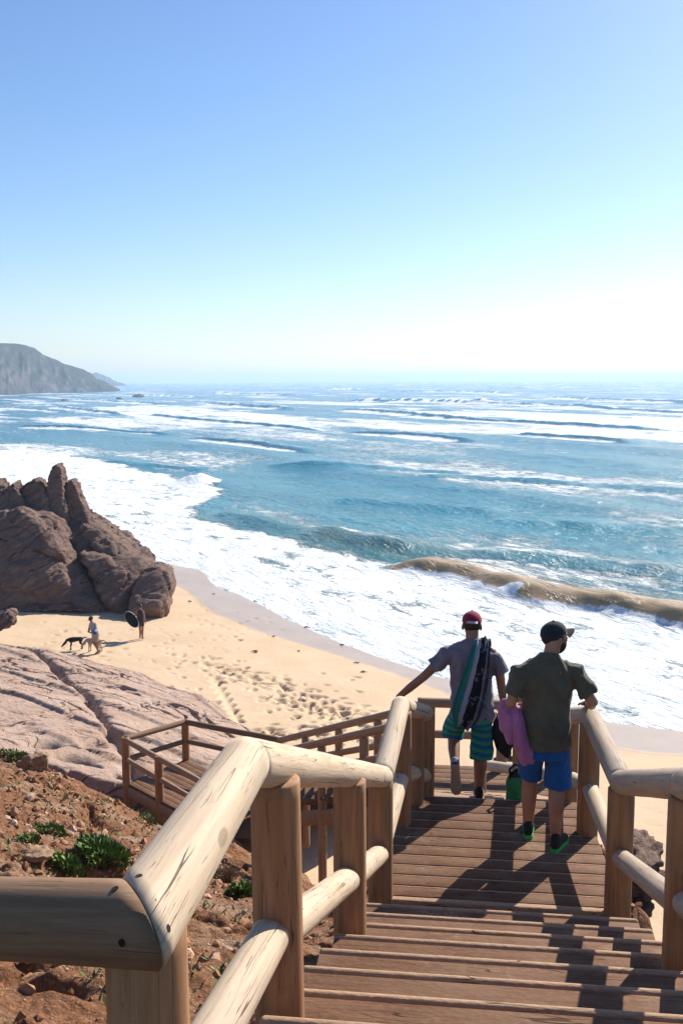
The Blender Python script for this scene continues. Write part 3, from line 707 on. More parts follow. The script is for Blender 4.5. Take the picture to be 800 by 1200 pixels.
# ------------------------------------------------------------------ headland
def build_headland(name, sky, base, dn, df, mat, depth, seed, n=220, rows=60, amp=1.0):
    xs = np.linspace(sky[0][0], sky[-1][0], n)
    ytop = np.interp(xs, [p[0] for p in sky], [p[1] for p in sky]); yb = np.interp(xs, [p[0] for p in base], [p[1] for p in base])
    dist = np.interp(xs, [sky[0][0], sky[-1][0]], [dn, df])
    X = np.zeros((rows, n)); Y = X.copy(); Z = X.copy()
    for i in range(n):
        b = D(xs[i], yb[i], dist[i]); b.z = 0
        r = Vector((b.x, b.y, 0)).normalized()
        top = D(xs[i], ytop[i], dist[i]+depth*.55)
        for j in range(rows):
            t = j/(rows-1)
            if t < .8:
                q = t/.8; hgt = top.z*(q**.8)*1.0; back = depth*.55*q**1.35
            else:
                q = (t-.8)/.2; hgt = top.z*(1-.25*q*q); back = depth*(.55+.9*q)
            X[j,i] = b.x+r.x*back; Y[j,i] = b.y+r.y*back; Z[j,i] = hgt-1.5*(1-min(1, t*8))
    A = np.cumsum(np.r_[0, np.hypot(np.diff(X[0]), np.diff(Y[0]))])[None]*np.ones((rows,1))
    T = np.linspace(0,1,rows)[:,None]*np.ones((1,n))
    g = np.abs(fbm(A*.022+seed, T*1.2+seed, 4)-.5)*2       # gullies run down the cliff
    g2 = fbm(A*.07, T*5+seed, 4)-.5
    push = (g*34-10+g2*14)*np.sin(np.clip(T/.8,0,1)*math.pi)**.6*amp
    nxy = np.stack([X, Y], -1); nrm = nxy/np.linalg.norm(nxy, axis=-1, keepdims=True)
    X = X+nrm[...,0]*push; Y = Y+nrm[...,1]*push
    Z = Z+(fbm(A*.05+2, T*6, 4)-.5)*5*amp*np.clip(T*4,0,1)
    o = grid_mesh(name, X, Y, Z, mat); return o
mh = NT('cliff'); P = mh.pos(); n1 = mh.noise(P, .02, 7, .65); n2 = mh.noise(P, .09, 6, .7)
sepz = mh.n('SeparateXYZ'); mh.set(sepz.inputs[0], P)
nz = mh.n('SeparateXYZ'); mh.set(nz.inputs[0], mh.n('NewGeometry').outputs['Normal'])
c = mh.mix(mh.ss(n2, .3, .7), (.022,.026,.030), (.15,.135,.12))
veg = mh.math('MULTIPLY', mh.ss(mh.math('ADD', nz.outputs[2], mh.math('MULTIPLY', n1, .9)), .85, 1.15), .85)
c = mh.mix(veg, c, (.028,.042,.024))
M['cliff'] = mh.fin(c, .95, mh.bump(n2, .8, 3.0), .1)
tag(build_headland('headland', [(-190,399),(-100,400),(-40,400),(0,402),(22,403),(42,407),(52,415),(70,423),(90,431),(106,436),(114,443),(124,447),(134,453),(141,457)],
     [(-190,478),(0,470),(20,469),(55,464),(80,461),(120,459),(141,458.2)], 640, 1350, M['cliff'], 190, 3.0), kind='structure')
tag(build_headland('far_headland', [(60,446),(100,440),(114,436.5),(122,439.5),(131,444),(138,447.3),(143,449),(147,450.5),(150,452)],
     [(60,455),(120,453),(151,452.5)], 2300, 3100, M['cliff'], 420, 8.0, 120, 40, 1.6), kind='structure')
for i, (px, py, d, s, lab) in enumerate([(163,461.5,860,5,'low dark sea rock off the tip of the headland, the larger one'), (140,464,760,2.6,'small sea rock close under the tip of the headland'), (75,466.5,690,2.6,'dark sea rock in the surf at the foot of the headland cliff')]):
    c = D(px, py, d); rs = random.Random(80+i)
    pts = [(c.x+s*rs.uniform(.6,1.2)*math.cos(t), c.y+s*1.3*math.sin(t), zz) for t in [k*.7 for k in range(9)] for zz in (-1.5, .6)]+[(c.x-.3*s, c.y, s*.50), (c.x+.15*s, c.y, s*.55)]
    tag(hull_rock('sea_rock', pts, M['dark_rock'], s/9, (s*.08,s*.12,s*.05,.8/s), None, 80+i), lab, 'rock')

# ------------------------------------------------------------------ logs
def log(name, p0, p1, r0, r1, mat, parent, n0=None, n1=None, seg=40, wob=.03, bevel=.012, flat=1.0):
    """round log from p0 to p1; n0 / n1 are the planes its ends are sawn on (mitres). Local z runs along the grain."""
    p0, p1 = Vector(p0), Vector(p1); ax = p1-p0; L = ax.length; ax.normalize()
    q = ax.to_track_quat('Z', 'Y'); Mw = Matrix.Translation((p0+p1)/2) @ q.to_matrix().to_4x4()
    qi = q.inverted()
    rows = max(8, int(L/.05))
    rs = random.Random(hash((round(p0.x,3), round(p0.y,3), round(p1.z,3))) & 0xffff); s0 = rs.uniform(0, 50)
    V = []; F = []
    def cut(n, s, x, y):
        if n is None: return 0.0
        nl = qi @ Vector(n)
        return 0.0 if abs(nl.z) < .2 else -(nl.x*x+nl.y*y)/nl.z
    for i in range(rows+1):
        t = i/rows; z = -L/2+L*t; r = r0+(r1-r0)*t
        for j in range(seg):
            a = 2*math.pi*j/seg
            k = 1+wob*noise.noise(Vector((math.cos(a)*.9, math.sin(a)*.9, z*1.3+s0)))+wob*.5*noise.noise(Vector((math.cos(a)*2.4, math.sin(a)*2.4, z*3+s0)))
            x, y = r*k*math.cos(a), r*k*math.sin(a)*flat
            c0 = cut(n0, 0, x, y); c1 = cut(n1, 1, x, y)
            V.append((x, y, z+c0*(1-t)+c1*t))
    for i in range(rows):
        for j in range(seg):
            a = i*seg+j; b = i*seg+(j+1)%seg; F.append((a, b, b+seg, a+seg))
    # chamfered end faces
    for e, row, sg in ((0, 0, -1), (1, rows, 1)):
        base = row*seg; n = len(V)
        for j in range(seg):
            x, y, z = V[base+j]; k = 1-bevel/r0
            V.append((x*k, y*k, z+(cut(n0 if e == 0 else n1, e, x*k, y*k)-cut(n0 if e == 0 else n1, e, x, y))+sg*bevel*.7))
        cz = (-L/2 if e == 0 else L/2)+sg*bevel*.7
        V.append((0, 0, cz)); ci = len(V)-1
        for j in range(seg):
            k = (j+1) % seg
            if sg > 0: F.append((base+j, base+k, n+k, n+j)); F.append((n+j, n+k, ci))
            else: F.append((base+k, base+j, n+j, n+k)); F.append((n+k, n+j, ci))
    me = bpy.data.meshes.new(name); me.from_pydata(V, [], F); me.update()
    o = link(name, me, mat, None, True)
    if parent: o.parent = parent; o.matrix_parent_inverse = Matrix.Translation(parent.location).inverted()
    o.matrix_basis = Mw
    return o
def mitre(a, b, c):
    "sawn plane where log a-b meets log b-c"
    u = (Vector(b)-Vector(a)).normalized(); v = (Vector(c)-Vector(b)).normalized()
    return (u+v).normalized()
def pull(p, q, gap):
    "p moved towards q by gap"
    p, q = Vector(p), Vector(q); return p+(q-p).normalized()*gap
def hole(parent, rail, p, n, r=.013):
    "bolt hole: a dark recessed plug in a log"
    bm = bmesh.new(); bmesh.ops.create_cone(bm, cap_ends=True, segments=14, radius1=r, radius2=r, depth=.008)
    q = Vector(n).normalized().to_track_quat('Z', 'Y')
    bm.transform(Matrix.Translation(p) @ q.to_matrix().to_4x4())
    o = from_bm('bolt_hole', bm, M['hole']); o.parent = rail
    o.matrix_parent_inverse = (Matrix.Translation(parent.location) @ Matrix.Translation(parent.location).inverted() @ rail.matrix_basis).inverted()
    return o
V3 = lambda x, d, h: Vector((x, d, CAMZ-h))
UP = Vector((0,0,1))

# --- left railing of the upper flight
lr = empty('log_railing', (-.2, 3.3, CAMZ-2.7), 'thick pale log railing on the left of the steps, with a big sawn corner joint', 'railing')
A0 = D(-330,1062,2.62); C1 = D(165,1083,1.98); C2 = D(287,893,2.93); C3 = V3(.275,6.55,2.70); C4 = V3(.47,7.76,2.60); C5 = V3(.72,8.32,2.86)
jA = mitre(A0, C1, C2); jB = mitre(C1, C2, C3); jC = mitre(C2, C3, C4); jD = mitre(C3, C4, C5)
g = .007
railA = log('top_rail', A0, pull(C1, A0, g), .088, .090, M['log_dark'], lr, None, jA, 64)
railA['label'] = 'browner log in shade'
railB = log('top_rail', pull(C1, C2, g), pull(C2, C1, g*.6), .089, .078, M['log'], lr, jA, jB, 64)
mid3 = C2+(C3-C2)*.86
railC = log('top_rail', pull(C2, C3, g*.6), pull(mid3, C2, .003), .077, .073, M['log'], lr, jB, None, 56)
log('top_rail', pull(mid3, C3, .003), pull(C3, C2, g), .073, .073, M['log'], lr, None, jC, 48)
log('top_rail', pull(C3, C4, g), pull(C4, C3, g), .075, .075, M['log'], lr, jC, jD, 48)
log('top_rail', pull(C4, C5, g), C5, .072, .068, M['log'], lr, jD, None, 40)
def post(x, d, htop, hbot, r, parent, mat='post', tilt=(0,0)):
    return log('post', V3(x+tilt[0], d+tilt[1], hbot), V3(x, d, htop), r*1.03, r, M[mat], parent, None, None, 44, .02, .01)
P1 = D(164,1140,2.03); post(P1.x+.012, P1.y+.02, 1.182, 3.2, .090, lr)
post(-.232, 3.27, 1.36, 3.3, .0865, lr, tilt=(.012,0)); post(.036, 5.0, 2.085, 3.75, .0865, lr); post(.262, 6.60, 2.755, 4.5, .0865, lr)
post(.475, 7.76, 2.655, 4.8, .083, lr); post(.625, 8.16, 2.80, 5.0, .072, lr); post(.735, 8.40, 2.90, 5.2, .072, lr)
def mids(lst, r, parent, mat='log', name='mid_rail'):
    for a, b in zip(lst[:-1], lst[1:]): log(name, a, b, r, r*.97, M[mat], parent, None, None, 40, .03)
Mh = .575
mids([V3(P1.x, P1.y, 1.72), V3(-.245, 3.25, 1.90)], .070, lr)
mids([V3(-.235, 3.27, 1.93), V3(.028, 4.98, 2.62)], .068, lr)
mids([V3(.036, 5.0, 2.63), V3(.255, 6.58, 3.28)], .068, lr)
mids([V3(.262, 6.6, 3.25), V3(.475, 7.76, 3.20)], .068, lr)
mids([V3(.475, 7.76, 3.20), V3(.625, 8.16, 3.33), V3(.735, 8.40, 3.46)], .064, lr)
# bolt holes at the corner joint
def on_log(rail, p0, p1, t, px, py, r):
    "point of a log's surface seen under a photo point"
    o = Vector((0,0,CAMZ)); d = ray(px, py).normalized(); ax = (p1-p0).normalized(); w0 = o-p0
    a = d-ax*d.dot(ax); b = w0-ax*w0.dot(ax)
    A = a.dot(a); B = 2*a.dot(b); C = b.dot(b)-r*r; disc = B*B-4*A*C
    if disc < 0: return None
    s = (-B-math.sqrt(disc))/(2*A); P = o+d*s; ctr = p0+ax*(P-p0).dot(ax)
    return P, (P-ctr).normalized()
for (px, py, which) in ((163,1027,'B'), (197,1088,'B'), (135,1042,'A'), (143,1105,'A')):
    rail, a, b, r = (railB, C1, C2, .0875) if which == 'B' else (railA, A0, C1, .0895)
    h_ = on_log(rail, a, b, 0, px, py, r)
    if h_: hole(lr, rail, h_[0]-h_[1]*.002, h_[1], .008)

# --- right railing of the upper flight
rr_ = empty('log_railing', (1.8, 5.5, CAMZ-3.4), 'log railing on the right where the man in olive rests his hand', 'railing')
E0 = V3(1.30,2.6,1.20); E1 = V3(1.60,4.42,1.865); E2 = V3(1.845,6.30,2.645); E3 = V3(1.975,7.68,2.66); E4 = V3(1.72,11.9,4.15)
k1 = mitre(E0,E1,E2); k2 = mitre(E1,E2,E3); k3 = mitre(E2,E3,E4)
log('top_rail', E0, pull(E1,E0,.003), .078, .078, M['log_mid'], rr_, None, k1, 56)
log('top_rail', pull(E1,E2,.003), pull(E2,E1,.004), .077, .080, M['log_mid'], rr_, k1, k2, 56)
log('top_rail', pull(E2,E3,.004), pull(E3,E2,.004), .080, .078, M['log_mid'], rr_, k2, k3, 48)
log('top_rail', pull(E3,E4,.004), E4, .074, .070, M['log'], rr_, k3, None, 40)
post(1.625, 4.47, 1.955, 4.2, .090, rr_); post(1.862, 6.36, 2.72, 4.7, .088, rr_); post(1.955, 7.58, 2.71, 4.9, .083, rr_)
post(1.965, 8.26, 2.86, 5.4, .068, rr_); post(1.83, 9.9, 3.42, 6.2, .07, rr_); post(1.72, 11.9, 4.2, 7.2, .07, rr_)
post(1.31, 2.66, 1.29, 3.4, .090, rr_)
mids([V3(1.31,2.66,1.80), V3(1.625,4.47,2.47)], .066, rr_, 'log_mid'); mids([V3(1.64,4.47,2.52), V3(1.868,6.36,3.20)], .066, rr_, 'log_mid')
mids([V3(1.868,6.36,3.22), V3(1.962,7.58,3.22)], .066, rr_); mids([V3(1.955,7.58,3.22), V3(1.965,8.26,3.42), V3(1.83,9.9,4.02), V3(1.72,11.9,4.75)], .06, rr_)

# ------------------------------------------------------------------ steps and landings
def bar(bm, c, u, v, lu, lv, th, bev=.008, seg=2):
    "board: centre of its top face c, half lengths lu along u, lv along v, thickness th downwards"
    u, v = Vector(u).normalized(), Vector(v).normalized(); wv = u.cross(v)
    if wv.z < 0: wv = -wv
    b = bmesh.new(); bmesh.ops.create_cube(b, size=1)
    for q in b.verts: q.co = Vector((q.co.x*2*lu, q.co.y*2*lv, q.co.z*th))
    if bev: bmesh.ops.bevel(b, geom=list(b.edges), offset=bev, segments=seg, profile=.5, affect='EDGES')
    m = Matrix((u, v, wv)).transposed().to_4x4(); m.translation = Vector(c)-wv*th/2
    b.transform(m); me = bpy.data.meshes.new('t'); b.to_mesh(me); b.free(); bm.from_mesh(me); bpy.data.meshes.remove(me)
def local_part(name, bm, M4, mat, parent):
    "mesh whose local frame is M4 (so that grain follows the board)"
    bm.transform(M4.inverted()); o = from_bm(name, bm, mat, None, False)
    o.parent = parent; o.matrix_parent_inverse = Matrix.Translation(parent.location).inverted(); o.matrix_basis = M4
    for p in o.data.polygons: p.use_smooth = True
    try:
        o.data.set_sharp_from_angle(angle=R(50))
    except Exception: pass
    return o
def frame4(c, u):
    u = Vector(u).normalized(); v = UP.cross(u); m = Matrix((u, v, UP)).transposed().to_4x4(); m.translation = c; return m
TH = R(7.0)
u1 = Vector((math.sin(TH), math.cos(TH), 0)); v1 = Vector((math.cos(TH), -math.sin(TH), 0))
st = empty('boardwalk_stairs', (1, 5, CAMZ-4.3), 'brown plank stairs and landing the two men are walking down', 'stairs')
GO, RI = .445, .187
N0 = Vector((1.04, 6.52, CAMZ-3.6))         # centre of the landing's near edge
def left_x(d): return np.interp(d, [3.27,5.0,6.6,7.76,8.4], [-.275,-.02,.20,.40,.66])
def right_x(d): return np.interp(d, [2.66,4.47,6.36,7.58,8.26], [1.38,1.70,1.92,2.02,1.99])
def span(c, off=0):
    "ends of a cross board through c"
    L = (left_x(c.y+.1)-c.x)/v1.x; Rr = (right_x(c.y-.1)-c.x)/v1.x
    return L-off, Rr+off
for k in range(1, 12):
    edge = N0-u1*GO*k+UP*RI*k                # nosing line of step k
    L, Rr = span(edge); mid = edge+v1*(L+Rr)/2; half = (Rr-L)/2
    deep = GO+.05 if k < 9 else GO*1.1
    bm = bmesh.new(); c = mid-u1*(.075+deep/2-.02)
    bar(bm, c+u1*.010, v1, u1, half, (deep-.05)/2+.010, .045, .004)
    t = local_part('tread', bm, frame4(c, v1), M['deck'], st)
    bm = bmesh.new(); c2 = mid-u1*.036
    bar(bm, c2+UP*.002+u1*.015, v1, u1, half+.004, .021, .052, .018, 4)
    n_ = local_part('nosing', bm, frame4(c2, v1), M['nosing'], st)
    bm = bmesh.new(); c3 = mid-u1*.085-UP*.046
    bar(bm, c3, v1, u1, half-.03, .016, RI-.05, .002)
    local_part('riser', bm, frame4(c3, v1), M['deck'], st)
# landing boards
PW = .158
nb = 11
LU = Vector((math.sin(R(9)), math.cos(R(9)), 0))
bm = bmesh.new(); bn = bmesh.new()
for i in range(nb):
    c = N0+u1*(PW*(i+.5)); L, Rr = span(c); mid = c+v1*(L+Rr)/2; half = (Rr-L)/2
    bar(bm, mid-u1*.011, v1, u1, half, PW/2-.016, .04, .004)
    bar(bn, mid+u1*(PW/2-.016), v1, u1, half, .0105, .036, .009, 3)
local_part('landing_deck', bm, frame4(N0, v1), M['deck'], st)
local_part('board_edges', bn, frame4(N0, v1), M['nosing'], st)['label'] = 'pale worn edges of the landing boards'
bm = bmesh.new(); c = N0-u1*.03-UP*.0
bar(bm, c+v1*.02+UP*.001, v1, u1, .82, .034, .05, .018, 4); local_part('nosing', bm, frame4(c, v1), M['nosing'], st)
FE = N0+u1*(PW*nb)                           # far edge of the landing
# stringers under the flights
def beam(p0, p1, hw, hh, name='stringer', par=None, mat='post'):
    d = (p1-p0); c = (p0+p1)/2; u = d.normalized(); v = Vector((u.y, -u.x, 0)).normalized(); bm = bmesh.new()
    bar(bm, c, u, v, d.length/2, hw, hh, .004, 1); m = Matrix((u, v, u.cross(v))).transposed().to_4x4(); m.translation = c
    return local_part(name, bm, m, M[mat], par or st)
for sx in (-.74, 0, .74):
    beam(N0+v1*sx+u1*.05-UP*.16, N0+v1*sx-u1*GO*11.6+UP*(RI*11.6-.16), .03, .22)
    beam(N0+v1*sx*.9-UP*.045, FE+v1*sx*.75-UP*.045, .03, .16, 'joist')
# second flight
TH2 = R(7.0); u2 = Vector((math.sin(TH2), math.cos(TH2), 0)); v2 = Vector((math.cos(TH2), -math.sin(TH2), 0))
C0 = Vector((1.36, FE.y+.01, FE.z)); G2, R2_ = .385, .160
for k in range(1, 13):
    hw = .60+.008*k
    c = C0+u2*(G2*(k-.5))-UP*R2_*k-v2*0
    bm = bmesh.new(); bar(bm, c, v2, u2, hw, G2/2, .045, .006); local_part('tread', bm, frame4(c, v2), M['deck'], st)
    bm = bmesh.new(); cc = c+u2*(G2/2-.032); bar(bm, cc+UP*.003, v2, u2, hw+.004, .034, .05, .018, 4); local_part('nosing', bm, frame4(cc, v2), M['nosing'], st)
for sx in (-.52, .52): beam(C0+v2*sx-UP*.2, C0+v2*sx+u2*G2*12-UP*(R2_*12+.2), .03, .2)
LP = C0+u2*G2*12-UP*R2_*12.5                 # lower platform, near middle
bm = bmesh.new(); bn = bmesh.new()
for i in range(7):
    c = LP+u2*(.158*(i+.5))-v2*.35; bar(bm, c, v2, u2, 1.35, .070, .04, .006)
    bar(bn, c+u2*.066+UP*.001, v2, u2, 1.35, .010, .036, .007, 2)
local_part('platform_deck', bm, frame4(LP, v2), M['deck'], st); local_part('board_edges', bn, frame4(LP, v2), M['nosing'], st)
# far platform railing (behind the men)
fr = empty('platform_railing', (1.6, 14, LP.z-1), 'dark brown railing across the far end of the stairs, behind the two men', 'railing')
dF = LP.y+1.12
Fp = lambda x, dz, dy=0: Vector((x, dF+dy, LP.z+dz))
z0 = CAMZ-4.63-LP.z
log('top_rail', Fp(1.1, z0), Fp(3.2, z0, -.25), .07, .07, M['rail_far'], fr, None, None, 24)
log('mid_rail', Fp(1.1, z0-.47), Fp(3.2, z0-.47, -.25), .06, .06, M['rail_far'], fr, None, None, 24)
for x, dy in ((1.27,0), (2.3,-.12), (3.15,-.25)): log('post', Fp(x, -1.6, dy), Fp(x, z0-.05, dy), .078, .078, M['rail_far'], fr, None, None, 28)
# third flight, going down to the left
U0 = V3(1.25,13.98,4.68); U1 = V3(-1.27,19.0,7.08)
tr = empty('stair_railing', (0, 16.5, CAMZ-8), 'long brown rail pair slanting down to the left behind the pale near logs', 'railing')
log('top_rail', U0, U1, .062, .062, M['rail_far'], tr, None, None, 24)
Lr0 = V3(.86,12.85,4.56); Lr1 = V3(-1.62,17.9,7.0)
tl = empty('stair_railing', (-.5, 15.5, CAMZ-8), 'brown handrail of the lower flight on the near side, just under the long slanting rail', 'railing')
log('top_rail', Lr0, Lr1, .062, .062, M['rail_far'], tl, None, None, 24)
log('mid_rail', Lr0-UP*.42, Lr1-UP*.42, .055, .055, M['rail_far'], tl, None, None, 24)
log('mid_rail', U0-UP*.48, U1-UP*.48, .055, .055, M['rail_far'], tr, None, None, 24)
for t in (.02,.27,.52,.77,.99):
    p = U0+(U1-U0)*t; log('post', p-UP*2.2, p-UP*.05, .07, .07, M['rail_far'], tr, None, None, 28)
for t in (.22,.48,.74,.98):
    p = Lr0+(Lr1-Lr0)*t; log('post', p-UP*2.4, p-UP*.05, .07, .07, M['rail_far'], tl, None, None, 28)
s3 = empty('lower_stairs', (-.5, 16, CAMZ-8.5), 'lower plank flight turning left below the slanting brown rails', 'stairs')
n3 = 15
for k in range(n3):
    t = (k+.5)/n3; a = U0+(U1-U0)*t-UP*.93; b = Lr0+(Lr1-Lr0)*t-UP*.95; c = (a+b)/2; v = (a-b); v.z = 0; L = v.length/2; v.normalize(); u = Vector((-v.y, v.x, 0))
    bm = bmesh.new(); bar(bm, c, v, u, L-.08, .19, .045, .008); local_part('tread', bm, frame4(c, v), M['deck'], s3)
for P0, P1_ in ((U0,U1),(Lr0,Lr1)):
    dn = UP*1.12; beam(P0-dn, P1_-dn, .035, .24, 'stringer', s3)
# left platform
LPZ = CAMZ-7.95
K1, K2, K3 = Vector((-4.3,19.0,LPZ)), Vector((-3.31,20.26,LPZ)), Vector((-3.53,18.2,LPZ))
lp = empty('corner_platform', (-3, 18.8, LPZ-.6), 'small plank platform at the foot of the lower flight beside the rock slab', 'platform')
bm = bmesh.new(); uu = (K3-K1).normalized(); vv = (K2-K1).normalized()
for i in range(11):
    c = K1+vv*(.146*(i+.5))+uu*1.5; bar(bm, c, uu, vv, 1.5+.02*(i % 3), .069, .045, .006)
local_part('platform_deck', bm, frame4(K1, uu), M['deck'], lp)
beam(K1-UP*.05-uu*.02, K1+uu*3-UP*.05, .04, .2, 'edge_beam', lp, 'rail_far'); beam(K1-UP*.05, K2-UP*.05, .04, .2, 'edge_beam', lp, 'rail_far')
cr_ = empty('platform_railing', (-3.6, 19, LPZ-.4), 'weathered brown corner railing of the platform standing by the rock slab', 'railing')
T1, T2, T3 = D(147,866,19.0), D(217,846,20.26), D(186,888,18.2)
T4 = T3+(T3-T1)*1.5; 
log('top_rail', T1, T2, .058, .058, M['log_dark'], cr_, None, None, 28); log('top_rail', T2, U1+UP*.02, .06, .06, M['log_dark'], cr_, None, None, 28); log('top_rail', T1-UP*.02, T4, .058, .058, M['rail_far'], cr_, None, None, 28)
mm_ = UP*.42
log('mid_rail', T1-mm_, T2-mm_, .052, .052, M['log_dark'], cr_, None, None, 24); log('mid_rail', T2-mm_, U1-mm_, .052, .052, M['log_dark'], cr_, None, None, 24); log('mid_rail', T1-mm_, T4-mm_, .052, .052, M['rail_far'], cr_, None, None, 24)
for T, b in ((T1,1.5),(T2,1.3),(T3,1.3),(T4,1.3)): log('post', T-UP*b, T+UP*.03, .083, .08, M['post'], cr_, None, None, 32)
# ------------------------------------------------------------------ figures
def tube(bm, pts, rad, seg=18, ref=(0,1,0), caps=True):
    "closed tapered tube; rad entries are r or (r_side, r_depth) with depth along ref"
    pts = [Vector(p) for p in pts]; rad = [(r, r) if not isinstance(r, (tuple, list)) else r for r in rad]
    if caps:
        a = (pts[0]-pts[1]).normalized(); b = (pts[-1]-pts[-2]).normalized()
        m0, m1 = min(rad[0]), min(rad[-1])
        P = [pts[0]+a*m0*.95, pts[0]+a*m0*.7]+pts+[pts[-1]+b*m1*.7, pts[-1]+b*m1*.95]
        Rr = [tuple(q*.25 for q in rad[0]), tuple(q*.7 for q in rad[0])]+rad+[tuple(q*.7 for q in rad[-1]), tuple(q*.25 for q in rad[-1])]
    else: P, Rr = pts, rad
    rings = []
    for i, (p, r) in enumerate(zip(P, Rr)):
        t = (P[min(i+1, len(P)-1)]-P[max(i-1, 0)]).normalized()
        y = Vector(ref)-t*Vector(ref).dot(t)
        if y.length < .05: y = Vector((1,0,0))-t*t.x
        y.normalize(); x = y.cross(t)
        rings.append([bm.verts.new(p+x*r[0]*math.cos(k*2*math.pi/seg)+y*r[1]*math.sin(k*2*math.pi/seg)) for k in range(seg)])
    for A, B in zip(rings[:-1], rings[1:]):
        for k in range(seg): bm.faces.new((A[k], A[(k+1)%seg], B[(k+1)%seg], B[k]))
    bm.faces.new(rings[0][::-1]); bm.faces.new(rings[-1])
def ell(bm, c, r, rot=None, sub=3):
    b = bmesh.new(); bmesh.ops.create_icosphere(b, subdivisions=sub, radius=1)
    m = Matrix.Translation(c) @ (rot.to_4x4() if rot else Matrix.Identity(4)) @ Matrix.Diagonal((*r, 1))
    b.transform(m); me = bpy.data.meshes.new('t'); b.to_mesh(me); b.free(); bm.from_mesh(me); bpy.data.meshes.remove(me)
def solid(name, bm, mat, parent, voxel, sm=4, wr=None):
    "union of overlapping closed shapes as one skin; wr = (amplitude, stretch vector, frequency) adds cloth folds"
    bmesh.ops.recalc_face_normals(bm, faces=bm.faces)
    me = bpy.data.meshes.new('t'); bm.to_mesh(me); bm.free()
    me = remesh(me, voxel, sm)
    if wr:
        n = len(me.vertices); co = np.empty(n*3); me.vertices.foreach_get('co', co); co = co.reshape(-1,3)
        no = np.empty(n*3); me.vertex_normals.foreach_get('vector', no); no = no.reshape(-1,3)
        for i in range(n):
            p = Vector(co[i]); q = Vector((p.x*wr[1][0], p.y*wr[1][1], p.z*wr[1][2]))*wr[2]
            q += Vector((1,1,1))*noise.noise(p*5)*.6
            d = wr[0]*(noise.ridged_multi_fractal(q, 1.0, 2.0, 2, 1.0, 2.0)-.9)*.8+wr[0]*.5*noise.noise(p*9)
            co[i] += no[i]*d
        me.vertices.foreach_set('co', co.ravel()); me.update()
    me.name = name
    return loc_link(name, me, mat, parent)
def loc_link(name, me, mat, parent):
    o = link(name, me, mat, None, True); o.parent = parent; return o
def loc_bm(name, bm, mat, parent):
    bmesh.ops.recalc_face_normals(bm, faces=bm.faces)
    me = bpy.data.meshes.new(name); bm.to_mesh(me); bm.free(); return loc_link(name, me, mat, parent)

def skin_mat(name, c):
    m = NT(name); P = m.pos(True); n = m.noise(P, 60, 3); n2 = m.noise(P, 7, 3)
    col = m.mix(m.ss(n2, .3, .7), c, (c[0]*.8, c[1]*.72, c[2]*.68))
    return m.fin(col, .5, m.bump(n, .3, .002), .4, **{'Subsurface Weight': .08, 'Subsurface Radius': (.012,.004,.002)})
def cloth(name, c, var=.12, scale=9):
    m = NT(name); P = m.pos(True); n = m.noise(P, scale, 4, .6); f = m.noise(P, 260, 2)
    col = m.mix(m.ss(n, .3, .7), tuple(x*(1-var) for x in c), tuple(x*(1+var) for x in c))
    return m.fin(col, .88, m.bump(m.math('ADD', n, m.math('MULTIPLY', f, .15)), .5, .004), .15, **{'Sheen Weight': .15})
M['skin'] = skin_mat('tanned_skin', (.40,.205,.125)); M['skin2'] = skin_mat('brown_skin', (.30,.15,.09))
M['hair'] = plain('dark_hair', (.025,.018,.014), .6, .3, 90, .003)
M['maroon'] = cloth('maroon_cap', (.25,.012,.045)); M['navycap'] = cloth('dark_cap', (.018,.028,.034))
M['greyshirt'] = cloth('grey_blue_shirt', (.165,.155,.185)); M['olive'] = cloth('olive_shirt', (.088,.086,.058))
M['blue'] = cloth('blue_shorts', (.010,.080,.27)); M['white'] = plain('off_white', (.75,.74,.72), .7)
M['black'] = plain('black_fabric', (.014,.014,.017), .75, .3); M['greensole'] = plain('green_sole', (.03,.42,.10), .6)
M['tansole'] = plain('tan_sole', (.38,.29,.20), .8); M['pink'] = cloth('pink_towel', (.37,.14,.28)); M['greenbag'] = plain('green_bag', (.015,.20,.075), .5, .2, 20, .004)
M['sock'] = plain('grey_sock', (.35,.36,.38), .9); M['eye'] = plain('eye_white', (.7,.68,.65), .3)
M['brim'] = cloth('cap_brim', (.045,.048,.048))
def stripe_shorts():
    m = NT('striped_shorts'); P = m.pos(True); n = m.noise(P, 5, 2)
    s = m.n('SeparateXYZ'); m.set(s.inputs[0], P)
    ph = m.math('ADD', m.math('MULTIPLY', s.outputs[2], 88.0), m.math('ADD', m.math('MULTIPLY', n, 5.0), m.math('MULTIPLY', s.outputs[0], 9.0)))
    k = m.ss(m.math('SINE', ph), -.15, .35)
    col = m.mix(k, (.012,.12,.26), (.035,.27,.13))
    return m.fin(col, .85, m.bump(m.noise(P, 200, 2), .3, .002), .15)
M['stripes'] = stripe_shorts()
def towel_mat():
    m = NT('striped_towel'); u = m.attr('u'); P = m.pos(True); n = m.noise(P, 18, 4)
    uu = m.math('ADD', u, m.math('MULTIPLY', m.math('SUBTRACT', n, .5), .10))
    col = m.ramp(uu, [(0,(.02,.15,.12)), (.24,(.03,.20,.17)), (.27,(.30,.31,.36)), (.46,(.36,.36,.40)), (.49,(.012,.014,.02)), (.80,(.015,.017,.024)), (.83,(.24,.24,.27)), (.90,(.05,.05,.07)), (1,(.03,.03,.04))])
    z = m.n('SeparateXYZ'); m.set(z.inputs[0], P)
    bars = m.math('MULTIPLY', m.ss(m.math('SINE', m.math('ADD', m.math('MULTIPLY', z.outputs[2], 27.0), m.math('MULTIPLY', n, 10.0))), .93, .99), m.math('GREATER_THAN', u, .47))
    col = m.mix(m.math('MULTIPLY', bars, .55), col, (.30,.31,.34))
    return m.fin(col, .95, m.bump(m.noise(P, 150, 3), .6, .004), .1)
M['towel'] = towel_mat()

